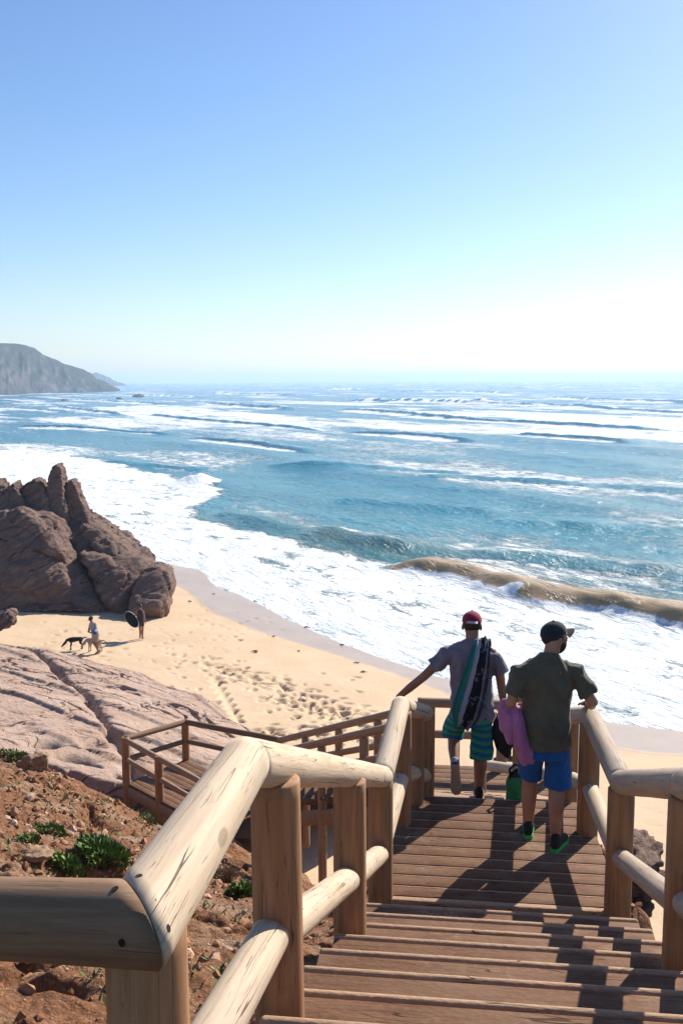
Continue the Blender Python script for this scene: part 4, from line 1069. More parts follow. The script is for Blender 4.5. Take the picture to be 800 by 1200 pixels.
def finger_set(bm, wrist, dirv, palm_n, side, curl=.5, s=1.0):
    "palm, four unequal bent fingers and a thumb leaving the side of the palm. dirv along the hand, palm_n out of the palm, side towards the thumb"
    d, n, t = Vector(dirv).normalized(), Vector(palm_n).normalized(), Vector(side).normalized()
    k = wrist+d*.095*s
    tube(bm, [wrist+d*.01, wrist+d*.05*s, k], [(.026*s,.017*s), (.038*s,.016*s), (.040*s,.013*s)], 12, n)
    for i, (off, L) in enumerate(((.030,.070),(.010,.080),(-.010,.074),(-.029,.058))):
        a = k+t*off*s-d*.012*s; c1 = curl*.6; c2 = curl*1.3
        b = a+(d*math.cos(c1)+n*math.sin(c1)).normalized()*L*.5*s; c = b+(d*math.cos(c2)+n*math.sin(c2)).normalized()*L*.34*s; e = c+(d*math.cos(c2*1.4)+n*math.sin(c2*1.4)).normalized()*L*.25*s
        tube(bm, [a, b, c, e], [.0098*s, .0092*s, .0085*s, .0075*s], 8, n)
    a = wrist+d*.03*s+t*.026*s; b = a+(d*.6+t*.7+n*.25).normalized()*.042*s; c = b+(d*.9+t*.25+n*.35).normalized()*.032*s
    tube(bm, [a, b, c], [.0135*s, .011*s, .009*s], 8, n)
def head(bm, T):
    "skull, jaw, nose, brow and ears about the head centre; T maps to the body"
    b = bmesh.new()
    ell(b, (0,-.012,.028), (.078,.098,.092)); ell(b, (0,.022,-.045), (.060,.072,.070)); ell(b, (0,.062,-.080), (.030,.026,.024))
    tube(b, [(0,.098,.012),(0,.112,-.022)], [.010,.016], 10); ell(b, (0,.085,.022), (.050,.014,.010)); ell(b, (0,.086,-.058), (.026,.010,.009))
    for s in (-1, 1): ell(b, (s*.081,-.008,-.012), (.011,.020,.033)); ell(b, (s*.045,.062,-.018), (.022,.02,.02))
    b.transform(T); me = bpy.data.meshes.new('t'); b.to_mesh(me); b.free(); bm.from_mesh(me); bpy.data.meshes.remove(me)
def cap(root, T, mat, brim, back=None):
    b = bmesh.new(); bmesh.ops.create_icosphere(b, subdivisions=4, radius=1)
    for v in b.verts:
        v.co = Vector((v.co.x*.089, v.co.y*.110-.010, v.co.z*(.090 if v.co.z > 0 else .02)+.045))
        if v.co.y < 0: v.co.z -= .022*min(1, -v.co.y/.1)*(1 if v.co.z < .06 else .3)
    b.transform(T); c = loc_bm('cap', b, mat, root)
    b = bmesh.new()
    for thick in (0,):
        rows = []
        for i in range(7):
            t = i/6; r = []
            for j in range(13):
                a = R(-62+124*j/12); rad = .098+.082*t*math.cos(a*.75)
                x, y = math.sin(a)*(.088+.012*t), .012+math.cos(a)*rad-.012
                r.append(b.verts.new((x, y, .046-.045*(x/.09)**2*(.3+.7*t)+.004*t)))
            rows.append(r)
        for A, B in zip(rows[:-1], rows[1:]):
            for j in range(12): b.faces.new((A[j], A[j+1], B[j+1], B[j]))
    bmesh.ops.solidify(b, geom=list(b.faces), thickness=.009); b.transform(T); o = loc_bm('brim', b, brim, root); o.parent = c
    b = bmesh.new(); ell(b, (0,-.01,.136), (.010,.010,.006), None, 2); b.transform(T); o = loc_bm('button', b, mat, root); o.parent = c
    if back:
        b = bmesh.new(); rr = []
        for j in range(9):
            a = R(-34+68*j/8); rr.append([b.verts.new((math.sin(a)*.089, -.012-math.cos(a)*.111, z)) for z in (.020,.040)])
        for A, B in zip(rr[:-1], rr[1:]): b.faces.new((A[0], B[0], B[1], A[1]))
        bmesh.ops.solidify(b, geom=list(b.faces), thickness=-.005); b.transform(T); o = loc_bm('strap', b, back, root); o.parent = c
    return c
def hair_shell(root, T, low=-.055, beard=False):
    b = bmesh.new(); bmesh.ops.create_icosphere(b, subdivisions=4, radius=1)
    for v in b.verts: v.co = Vector((v.co.x*.082, v.co.y*.102-.013, v.co.z*.096+.026))
    dl = [v for v in b.verts if v.co.z < low or (v.co.y > .03 and v.co.z < .06)]
    bmesh.ops.delete(b, geom=dl, context='VERTS'); bmesh.ops.solidify(b, geom=list(b.faces), thickness=.006); b.transform(T); loc_bm('hair', b, M['hair'], root)
    if beard:
        b = bmesh.new(); bmesh.ops.create_icosphere(b, subdivisions=4, radius=1)
        for v in b.verts: v.co = Vector((v.co.x*.067, v.co.y*.082+.020, v.co.z*.078-.052))
        dl = [v for v in b.verts if v.co.z > -.030 or v.co.y < -.015 or (abs(v.co.x) < .02 and v.co.z > -.052)]
        bmesh.ops.delete(b, geom=dl, context='VERTS'); bmesh.ops.solidify(b, geom=list(b.faces), thickness=.006); b.transform(T); loc_bm('beard', b, M['hair'], root)
def eyes(root, T):
    for s in (-1, 1):
        b = bmesh.new(); ell(b, (s*.030,.079,.004), (.013,.011,.009), None, 2); b.transform(T); loc_bm('eye', b, M['eye'], root)
def shoe(root, heel, toe, up, upper, sole, s=1.0):
    "trainer: upper and sole; heel and toe are points of the sole's underside"
    heel, toe, up = Vector(heel), Vector(toe), Vector(up).normalized(); d = (toe-heel).normalized(); L = (toe-heel).length
    up = (up-d*up.dot(d)).normalized(); x = d.cross(up)
    P = lambda a, z: heel+d*L*a+up*z
    b = bmesh.new()
    tube(b, [P(.10,.055), P(.28,.058), P(.52,.052), P(.75,.044), P(.92,.036)], [(.036,.045),(.038,.050),(.043,.042),(.047,.031),(.036,.022)], 16, up)
    tube(b, [P(.17,.06), P(.18,.105)], [(.038,.048),(.038,.045)], 16, d)
    o = solid('shoe', b, upper, root, .007, 3)
    b = bmesh.new(); ol = [(.0,.020),(.04,.031),(.15,.037),(.35,.036),(.6,.045),(.78,.050),(.92,.040),(1.0,.018)]
    lo = [P(a, .0)+x*w for a, w in ol]+[P(a, .0)-x*w for a, w in ol[::-1]]
    A = [b.verts.new(p) for p in lo]; B = [b.verts.new(p+up*.030) for p in lo]
    b.faces.new(A[::-1]); b.faces.new(B)
    for i in range(len(A)): b.faces.new((A[i], A[(i+1)%len(A)], B[(i+1)%len(A)], B[i]))
    q = loc_bm('sole', b, sole, root); q.parent = o
    for p in q.data.polygons: p.use_smooth = False
    return o

# ---- the man with the towel
def man_one():
    base = Vector((1.155, 8.62, FE.z-R2_))
    r = empty('person', base, 'man in grey shirt and striped shorts with a maroon cap, stepping down with arm out', 'person'); r.rotation_euler.z = R(-4)
    yaw, pit = R(4), R(-14)
    T = Matrix.Translation((.0,.075,1.58)) @ Matrix.Rotation(-yaw, 4, 'Z') @ Matrix.Rotation(pit, 4, 'X')
    b = bmesh.new()
    head(b, T)
    tube(b, [(0,.0,1.40),(0,.02,1.47),(0,.04,1.56)], [(.075,.06),(.058,.060),(.056,.058)])
    tube(b, [(0,-.03,.86),(0,-.02,.98),(0,-.005,1.10),(0,.0,1.26),(0,-.005,1.38),(0,.0,1.41)], [(.150,.105),(.158,.110),(.150,.105),(.168,.108),(.155,.088),(.09,.06)], 24)
    # right leg stands, left leg trails with the heel up
    tube(b, [(.085,-.02,.88),(.095,.02,.68),(.09,.03,.48),(.085,-.03,.33),(.075,-.035,.10)], [.088,.08,.059,.061,.040]); 
    tube(b, [(-.085,-.02,.88),(-.12,.10,.73),(-.145,.19,.58),(-.15,.02,.46),(-.145,-.17,.355)], [.085,.076,.056,.055,.036])
    tube(b, [(.075,-.05,.06),(.075,.12,.03)], [(.033,.033),(.035,.022)]); tube(b, [(-.145,-.18,.335),(-.14,-.21,.20)], [(.033,.03),(.033,.02)])
    # arms: left stretched out towards the rail, right hanging
    tube(b, [(-.16,0,1.365),(-.29,.02,1.26),(-.42,.04,1.12),(-.55,.07,1.0),(-.655,.10,.90)], [.052,.047,.040,.038,.027])
    finger_set(b, Vector((-.655,.10,.90)), (-.5,.15,-.85), (.5,-.1,-.8), (.1,.9,.1), .55)
    tube(b, [(.16,0,1.365),(.235,-.01,1.24),(.255,-.02,1.10),(.275,.02,.97),(.29,.06,.875)], [.052,.047,.040,.038,.027])
    finger_set(b, Vector((.29,.06,.875)), (.05,.1,-1), (-1,0,0), (0,1,0), 1.25)
    solid('body', b, M['skin2'], r, .0075, 3)
    eyes(r, T); hair_shell(r, T); cap(r, T, M['maroon'], M['maroon'], M['white'])
    b = bmesh.new()
    tube(b, [(0,-.02,.74),(0,-.02,.86),(0,-.005,1.0),(0,.0,1.12),(0,.004,1.26),(0,-.004,1.36),(0,-.002,1.42),(0,.01,1.475)], [(.198,.142),(.196,.142),(.184,.130),(.184,.126),(.204,.132),(.196,.116),(.135,.092),(.078,.072)], 28, caps=False)
    tube(b, [(-.10,0,1.385),(-.20,.01,1.345),(-.335,.028,1.215)], [(.058,.070),(.072,.075),(.078,.080)], 20, caps=False)
    tube(b, [(.10,0,1.385),(.195,-.005,1.325),(.25,-.01,1.175)], [(.058,.070),(.070,.075),(.075,.078)], 20, caps=False)
    solid('shirt', b, M['greyshirt'], r, .008, 4, (.026, (1.0,1.0,.45), 7))
    b = bmesh.new()
    tube(b, [(0,-.025,.92),(0,-.025,.80),(0,-.025,.72)], [(.172,.125),(.185,.142),(.180,.145)], 26, caps=False)
    tube(b, [(.082,-.02,.82),(.10,.015,.66),(.10,.02,.50),(.098,.0,.37)], [(.098,.118),(.098,.108),(.100,.105),(.103,.108)], 20, caps=False)
    tube(b, [(-.085,-.02,.82),(-.12,.08,.70),(-.148,.145,.60),(-.156,.14,.515)], [(.098,.118),(.098,.112),(.098,.112),(.098,.11)], 20, caps=False)
    solid('shorts', b, M['stripes'], r, .008, 3, (.016, (1,1,.4), 6))
    shoe(r, (.075,-.11,.0), (.085,.17,.0), (0,0,1), M['black'], M['tansole'])
    shoe(r, (-.15,-.245,.40), (-.135,-.225,.12), (0,.8,.1), M['black'], M['tansole'])
    b = bmesh.new(); tube(b, [(-.147,-.11,.395),(-.146,-.175,.35)], [.042,.041]); solid('sock', b, M['sock'], r, .008, 2)
    return r
m1 = man_one()
def towel_one():
    "striped towel slung over the right shoulder, hanging across the back"
    b = m1.location; t = empty('beach_towel', b+Vector((0,-.1,1.1)), 'dark striped towel with white bars slung over the shoulder of the man in grey', 'towel')
    path = [(.10,.135,1.20),(.095,.13,1.34),(.085,.07,1.455),(.075,-.01,1.485),(.065,-.095,1.435),(.045,-.150,1.33),(.015,-.158,1.18),(-.02,-.160,1.03),(-.055,-.175,.90),(-.085,-.185,.80),(-.105,-.188,.735)]
    path = smooth_poly(path, 5); n = len(path); m = 34
    V = []; U = []
    for layer in (0, 1):
        for i, p in enumerate(path):
            tt = i/(n-1); q = path[min(i+1, n-1)]-path[max(i-1, 0)]; q.normalize()
            wdir = Vector((1,0,.12 if tt > .5 else 0)); wdir -= q*wdir.dot(q); wdir.normalize(); nr = wdir.cross(q).normalized()
            wd = .080+.045*sstep(.35, .75, np.array(tt))-.055*sstep(.82, 1.0, np.array(tt))
            for j in range(m):
                u = j/(m-1); rip = .012*math.sin(u*15+tt*3)*(.5+.5*math.sin(tt*5+1))+.007*math.sin(u*31+tt*8)
                z_ = nr*(rip+(.008 if layer else -.006))
                V.append(p+wdir*(u-.5)*2*wd*float(1)+z_+Vector((0,0,-.02*math.sin(u*9)*tt)) ); U.append(u)
    F = []; N = n*m
    for i in range(n-1):
        for j in range(m-1):
            a = i*m+j; F.append((a, a+1, a+m+1, a+m)); F.append((N+a, N+a+m, N+a+m+1, N+a+1))
    rim = [(i*m, (i+1)*m) for i in range(n-1)]+[((i+1)*m+m-1, i*m+m-1) for i in range(n-1)]+[(j+1, j) for j in range(m-1)]+[((n-1)*m+j, (n-1)*m+j+1) for j in range(m-1)]
    for a, c in rim: F.append((a, c, N+c, N+a))
    off = Vector((0,.1,-1.1)); V = [v+off for v in V]
    me = bpy.data.meshes.new('cloth'); me.from_pydata(V, [], F); me.update()
    o = loc_link('cloth', me, M['towel'], t); attr(o, 'u', np.array(U)); t.rotation_euler.z = R(-4)
    # tuft of the end hanging over the shorts
    return t
tw = towel_one()
def sack():
    b0 = m1.location
    t = empty('bag', b0+Vector((.275,-.02,.62)), 'soft black bag hanging from the right hand of the man in grey', 'bag')
    b = bmesh.new(); tube(b, [(-.01,0,.16),(-.005,0,.10),(0,0,.0),(.03,.0,-.12),(.05,0,-.20)], [(.03,.03),(.075,.06),(.105,.085),(.085,.075),(.035,.04)], 22)
    solid('sack', b, M['black'], t, .010, 4, (.014, (1,1,.5), 8))
    b = bmesh.new(); tube(b, [(-.03,0,.12),(-.03,.01,.2),(-.01,.02,.235),(.01,.01,.2),(.015,0,.12)], [.009]*5, 8); loc_bm('strap', b, M['black'], t)
sack()

# ---- the man in olive
def man_two():
    base = Vector((1.575, 7.42, CAMZ-3.6+.004))
    r = empty('person', base, 'man in olive shirt and blue shorts with a dark cap, hand on the right rail', 'person'); r.rotation_euler.z = R(-6)
    yaw, pit = R(58), R(2)
    T = Matrix.Translation((.055,.075,1.62)) @ Matrix.Rotation(-yaw, 4, 'Z') @ Matrix.Rotation(pit, 4, 'X')
    b = bmesh.new()
    head(b, T)
    tube(b, [(.01,.0,1.43),(.025,.02,1.50),(.045,.035,1.60)], [(.078,.065),(.060,.062),(.058,.060)])
    tube(b, [(0,-.02,.88),(0,-.015,1.0),(.0,-.0,1.12),(.005,.0,1.28),(.008,-.005,1.40),(.01,.0,1.44)], [(.152,.108),(.160,.112),(.155,.108),(.178,.112),(.165,.092),(.09,.06)], 24)
    tube(b, [(-.085,.0,.90),(-.10,.06,.70),(-.105,.10,.50),(-.11,.10,.34),(-.115,.09,.10)], [.090,.082,.060,.062,.040])
    tube(b, [(.085,-.0,.90),(.09,.0,.70),(.085,-.02,.50),(.08,-.09,.34),(.075,-.12,.10)], [.090,.082,.060,.062,.040])
    tube(b, [(-.115,.07,.06),(-.10,.26,.03)], [(.033,.033),(.035,.022)]); tube(b, [(.075,-.14,.06),(.15,.04,.03)], [(.033,.033),(.035,.022)])
    tube(b, [(.165,0,1.375),(.27,-.02,1.26),(.345,-.03,1.145),(.345,.06,1.10),(.335,.19,1.065)], [.054,.048,.041,.039,.028])
    finger_set(b, Vector((.335,.19,1.065)), (.05,1,-.18), (0,-.2,-1), (-1,0,0), .45)
    tube(b, [(-.165,0,1.375),(-.24,-.03,1.26),(-.275,-.05,1.13),(-.27,.07,1.06),(-.24,.20,1.03)], [.054,.048,.041,.038,.028])
    finger_set(b, Vector((-.24,.20,1.03)), (.4,.9,0), (0,-.2,1), (1,-.4,0), .9)
    solid('body', b, M['skin'], r, .0075, 3)
    eyes(r, T); hair_shell(r, T, -.06, True); cap(r, T, M['navycap'], M['brim'])
    b = bmesh.new()
    tube(b, [(0,-.02,.79),(.0,-.02,.88),(0,-.01,1.0),(.0,.0,1.12),(.006,.004,1.27),(.008,-.004,1.39),(.01,-.002,1.455),(.015,.012,1.515)], [(.184,.138),(.182,.136),(.176,.128),(.182,.126),(.205,.134),(.200,.116),(.140,.095),(.082,.076)], 28, caps=False)
    tube(b, [(.10,0,1.420),(.205,-.01,1.375),(.315,-.026,1.215)], [(.058,.072),(.072,.078),(.080,.084)], 20, caps=False)
    tube(b, [(-.10,0,1.420),(-.205,-.015,1.37),(-.265,-.04,1.20)], [(.058,.072),(.072,.078),(.078,.082)], 20, caps=False)
    solid('shirt', b, M['olive'], r, .008, 4, (.028, (1.0,1.0,.45), 7))
    b = bmesh.new()
    tube(b, [(0,-.015,.86),(0,-.015,.80),(0,-.01,.72)], [(.160,.115),(.170,.125),(.180,.142)], 26, caps=False)
    tube(b, [(.080,-.0,.84),(.098,.0,.68),(.098,-.015,.46)], [(.080,.105),(.100,.112),(.102,.110)], 20, caps=False)
    tube(b, [(-.080,.0,.84),(-.105,.05,.70),(-.112,.09,.50)], [(.080,.105),(.098,.112),(.100,.108)], 20, caps=False)
    solid('shorts', b, M['blue'], r, .008, 3, (.017, (1,1,.4), 6))
    shoe(r, (-.118,.02,.0), (-.09,.295,.0), (0,0,1), M['black'], M['greensole'])
    shoe(r, (.055,-.195,.0), (.17,.06,.0), (0,0,1), M['black'], M['greensole'])
    b = bmesh.new()
    for a in range(1):
        tube(b, [(.337,.163,1.073),(.3355,.186,1.067)], [.034,.033], 20, caps=False)
    o = solid('watch_band', b, M['black'], r, .005, 1)
    return r
m2 = man_two()
def pink():
    t = empty('towel', m2.location+Vector((-.27,.0,1.0)), 'bright pink towel draped over the left forearm of the man in olive', 'towel')
    b = bmesh.new()
    tube(b, [(-.045,.06,.085),(-.02,.03,.02),(-.03,-.0,-.09),(-.02,-.02,-.16)], [(.055,.07),(.072,.09),(.055,.07),(.03,.05)], 22)
    tube(b, [(.03,.02,.06),(.06,-.03,-.05),(.085,-.07,-.20),(.11,-.08,-.31)], [(.05,.07),(.06,.06),(.07,.045),(.065,.03)], 22)
    solid('cloth', b, M['pink'], t, .009, 3, (.034, (1.3,1.0,.30), 8))
pink()
def green_bag():
    p = Vector((1.535, 8.31, FE.z-R2_+.002))
    t = empty('bag', p, 'green bag with dark top standing at the far edge of the landing', 'bag')
    b = bmesh.new(); tube(b, [(0,0,.01),(0,0,.14),(.0,0,.28),(0,0,.34)], [(.105,.08),(.110,.085),(.105,.07),(.085,.05)], 20, caps=False)
    solid('sack', b, M['greenbag'], t, .010, 4, (.014, (1,1,.4), 8))
    b = bmesh.new(); ell(b, (0,0,.345), (.083,.05,.05), None, 3); solid('dark_lining', b, M['black'], t, .009, 2, (.012,(1,1,1),14))
    for s in (-1, 1):
        b = bmesh.new(); tube(b, [(s*.075,-.02,.31),(s*.085,-.02,.40),(s*.03,-.01,.45),(s*.005,0,.42)], [.011]*4, 8); loc_bm('handle', b, M['black'], t)
    b = bmesh.new(); ell(b, (.055,-.045,.365), (.03,.02,.04), None, 2); loc_bm('white_cloth', b, M['white'], t)
green_bag()

# ---- people and dogs on the sand
M['wet'] = plain('wetsuit', (.03,.02,.025), .6); M['jacket'] = plain('pale_jacket', (.34,.32,.30), .9); M['khaki'] = plain('khaki', (.36,.28,.19), .9)
M['bluecloth'] = plain('blue_cloth', (.03,.09,.40), .8); M['dogblack'] = plain('black_fur', (.02,.016,.014), .8, .4, 40, .01); M['dogtan'] = plain('tan_fur', (.42,.33,.24), .9, .25, 40, .01)
M['board_dark'] = plain('board_dark', (.025,.03,.035), .4)
def surfer():
    p = W(165.5, 748.5, BZ(*W(165,748,1.4)[:2]))
    r = empty('person', p, 'dark haired surfer in a short dark wetsuit walking on the sand', 'person'); r.rotation_euler.z = R(-20)
    T = Matrix.Translation((0,.03,1.58)) @ Matrix.Rotation(R(25), 4, 'Z')
    b = bmesh.new(); head(b, T)
    tube(b, [(0,0,1.36),(0,.02,1.50)], [(.065,.055),(.05,.05)])
    tube(b, [(0,0,.86),(0,0,1.05),(0,0,1.22),(0,0,1.38)], [(.155,.11),(.135,.10),(.16,.11),(.10,.07)], 20)
    tube(b, [(.08,0,.88),(.09,.02,.48),(.09,-.02,.32),(.10,-.03,.06)], [.09,.055,.055,.037]); tube(b, [(-.08,0,.88),(-.09,.08,.48),(-.09,.10,.32),(-.10,.08,.06)], [.09,.055,.055,.037])
    tube(b, [(.10,-.06,.04),(.10,.13,.025)], [(.035,.03),(.04,.02)]); tube(b, [(-.10,.05,.04),(-.10,.24,.025)], [(.035,.03),(.04,.02)])
    tube(b, [(.16,0,1.33),(.22,-.02,1.08),(.23,.05,.86)], [.05,.042,.03]); finger_set(b, Vector((.23,.05,.86)), (0,.2,-1), (-1,0,0), (0,1,0), .5)
    tube(b, [(-.16,0,1.33),(-.26,-.02,1.12),(-.30,.12,.95)], [.05,.042,.03]); finger_set(b, Vector((-.30,.12,.95)), (-.3,.5,-.8), (-.5,0,.2), (0,1,0), .8)
    solid('body', b, M['skin2'], r, .012, 3)
    b = bmesh.new(); tube(b, [(0,0,.78),(0,0,.9),(0,0,1.05),(0,0,1.22),(0,0,1.36)], [(.172,.125),(.17,.122),(.148,.112),(.172,.122),(.13,.08)], 20)
    for s in (-1,1): tube(b, [(s*.08,0,.86),(s*.09,.03,.62)], [.10,.082], 16, caps=False)
    solid('wetsuit', b, M['wet'], r, .014, 3); hair_shell(r, T, -.08); eyes(r, T)
    t = empty('surfboard', p+Vector((-.42,.05,.92)), 'dark board with a pale rim held under the arm of the surfer on the sand', 'surfboard')
    bo = bmesh.new(); n = 28; ring = []
    prof = lambda a: (math.sin(a)*.60, math.cos(a)*.30*(1+.0*math.sin(a)))
    for z, k in ((-.025,.90),(-.03,.97),(0,1.0),(.03,.97),(.025,.90)):
        ring.append([bo.verts.new((prof(i*2*math.pi/n)[0]*k, prof(i*2*math.pi/n)[1]*k, z)) for i in range(n)])
    for A, B in zip(ring[:-1], ring[1:]):
        for i in range(n): bo.faces.new((A[i], A[(i+1)%n], B[(i+1)%n], B[i]))
    bo.faces.new(ring[0][::-1]); bo.faces.new(ring[-1])
    Rm = Matrix.Rotation(R(-18), 4, 'Z') @ Matrix.Rotation(R(70), 4, 'X') @ Matrix.Rotation(R(-40), 4, 'Z') @ Matrix.Diagonal((.85,.85,1,1))
    bo.transform(Rm); loc_bm('rim', bo, M['white'], t)
    for s in (-1, 1):
        bo = bmesh.new(); vs_ = [bo.verts.new((prof(i*2*math.pi/n)[0]*.94, prof(i*2*math.pi/n)[1]*.94, s*.031)) for i in range(n)]; f_ = bo.faces.new(vs_ if s > 0 else vs_[::-1])
        bmesh.ops.solidify(bo, geom=[f_], thickness=.006); bo.transform(Rm); loc_bm('deck_pad', bo, M['board_dark'], t)
surfer()
def walker():
    p = W(113, 765, BZ(*W(113,765,1.5)[:2]))
    r = empty('person', p, 'person in a pale jacket and khaki shorts bending over the dogs', 'person'); r.rotation_euler.z = R(150)
    T = Matrix.Translation((.12,.12,1.55)) @ Matrix.Rotation(R(-20), 4, 'X')
    b = bmesh.new(); head(b, T)
    tube(b, [(.10,.08,1.34),(.12,.11,1.47)], [(.065,.055),(.05,.05)])
    tube(b, [(0,0,.86),(.03,.02,1.05),(.07,.05,1.22),(.10,.08,1.36)], [(.155,.11),(.145,.11),(.165,.12),(.10,.08)], 20)
    tube(b, [(.08,0,.86),(.06,.10,.48),(.0,.0,.30),(-.06,-.10,.06)], [.09,.058,.055,.037]); tube(b, [(-.08,0,.86),(-.06,.06,.48),(-.10,.04,.3),(-.13,.02,.06)], [.09,.058,.055,.037])
    tube(b, [(-.06,-.12,.04),(-.05,.06,.025)], [(.035,.03),(.04,.02)]); tube(b, [(-.13,.0,.04),(-.12,.18,.025)], [(.035,.03),(.04,.02)])
    tube(b, [(.24,.06,1.30),(.30,.06,1.06),(.20,.22,.98)], [.05,.042,.03]); finger_set(b, Vector((.20,.22,.98)), (-.8,.5,0), (-.2,-.5,.2), (0,0,1), .7)
    tube(b, [(-.08,.06,1.30),(-.14,.10,1.06),(-.08,.26,.98)], [.05,.042,.03]); finger_set(b, Vector((-.08,.26,.98)), (.8,.4,0), (.2,-.5,.2), (0,0,1), .7)
    solid('body', b, M['skin2'], r, .012, 3)
    b = bmesh.new(); tube(b, [(.0,0,.80),(.02,.01,.95),(.04,.03,1.08),(.075,.055,1.24),(.10,.08,1.36)], [(.19,.14),(.18,.135),(.17,.13),(.185,.135),(.12,.09)], 20)
    tube(b, [(.20,.06,1.32),(.30,.06,1.06),(.23,.19,.99)], [.07,.06,.05], 16); tube(b, [(-.05,.06,1.32),(-.14,.10,1.06),(-.10,.22,.99)], [.07,.06,.05], 16)
    solid('jacket', b, M['jacket'], r, .014, 3, (.012,(1,1,.6),7))
    b = bmesh.new(); tube(b, [(0,0,.90),(0,0,.78)], [(.165,.125),(.18,.135)], 20, caps=False)
    tube(b, [(.08,.01,.84),(.065,.07,.52)], [.10,.092], 16, caps=False); tube(b, [(-.08,.0,.84),(-.065,.05,.52)], [.10,.092], 16, caps=False)
    solid('shorts', b, M['khaki'], r, .014, 3); hair_shell(r, T); eyes(r, T); cap(r, T, M['navycap'], M['navycap'])
    t = empty('cloth_bundle', p+Vector((.04,-.26,1.02)), 'blue and white bundle held by the person with the dogs', 'bundle')
    b = bmesh.new(); ell(b, (0,0,0), (.10,.08,.14)); solid('blue_cloth', b, M['bluecloth'], t, .014, 2, (.02,(1,1,1),9))
    b = bmesh.new(); ell(b, (.05,-.045,.07), (.07,.05,.05)); solid('white_cloth', b, M['white'], t, .012, 2, (.015,(1,1,1),9))
walker()
def dog(px, py, mat, lab, rz, down, s=1.0):
    p = W(px, py, BZ(*W(px,py,1.5)[:2])); hz = slab_top(p.x, p.y)
    for _ in range(3):
        if hz > p.z: p = W(px, py, hz); hz = max(slab_top(p.x, p.y), BZ(p.x, p.y))
    r = empty('dog', p, lab, 'dog'); r.rotation_euler.z = rz
    b = bmesh.new(); k = s
    V = lambda x, y, z: Vector((x*k, y*k, z*k))
    tube(b, [V(-.30,0,.50),(V(-.12,0,.51)),V(.08,0,.50),V(.26,0,.50)], [(.085*k,.10*k),(.09*k,.105*k),(.105*k,.135*k),(.09*k,.12*k)], 18, (0,0,1))
    nz = .30 if down else .62
    tube(b, [V(.26,0,.53),V(.40,0,.50 if down else .64),V(.48,0,nz+.08)], [.085*k,.068*k,.062*k], 14)
    tube(b, [V(.47,0,nz+.09),V(.52,0,nz+.04),V(.62,0,nz-.06),V(.66,0,nz-.09)], [.070*k,.066*k,.040*k,.030*k], 14)
    for sy in (-1,1):
        tube(b, [V(.46,sy*.06,nz+.15),V(.44,sy*.085,nz+.05)], [(.035*k,.014*k),(.028*k,.012*k)], 8)
        tube(b, [V(.22,sy*.075,.45),V(.20,sy*.08,.30),V(.23,sy*.08,.16),V(.22,sy*.08,.03)], [.060*k,.038*k,.028*k,.024*k], 12); tube(b, [V(.22,sy*.08,.025),V(.27,sy*.08,.02)], [.028*k,.024*k], 10)
        tube(b, [V(-.26,sy*.075,.46),V(-.22,sy*.085,.32),V(-.34,sy*.085,.20),V(-.31,sy*.085,.04)], [.080*k,.055*k,.028*k,.024*k], 12); tube(b, [V(-.31,sy*.085,.025),V(-.25,sy*.085,.02)], [.028*k,.024*k], 10)
    tube(b, [V(-.36,0,.53),V(-.48,0,.56),V(-.60,0,.50 if down else .62)], [.035*k,.026*k,.014*k], 10)
    solid('body', b, mat, r, .014, 3)
    b = bmesh.new(); ell(b, V(.675,0,nz-.085), (.018*k,.018*k,.015*k), None, 2); loc_bm('nose', b, M['black'], r)
def slab_top(x, y):
    return float(TS(np.array([[x]]), np.array([[y]]))[0,0])
dog(89, 761, M['dogblack'], 'black dog with its nose down to the rock', R(200), True, .92)
dog(111, 764, M['dogtan'], 'pale tan dog standing behind the black dog', R(165), True, 1.0)

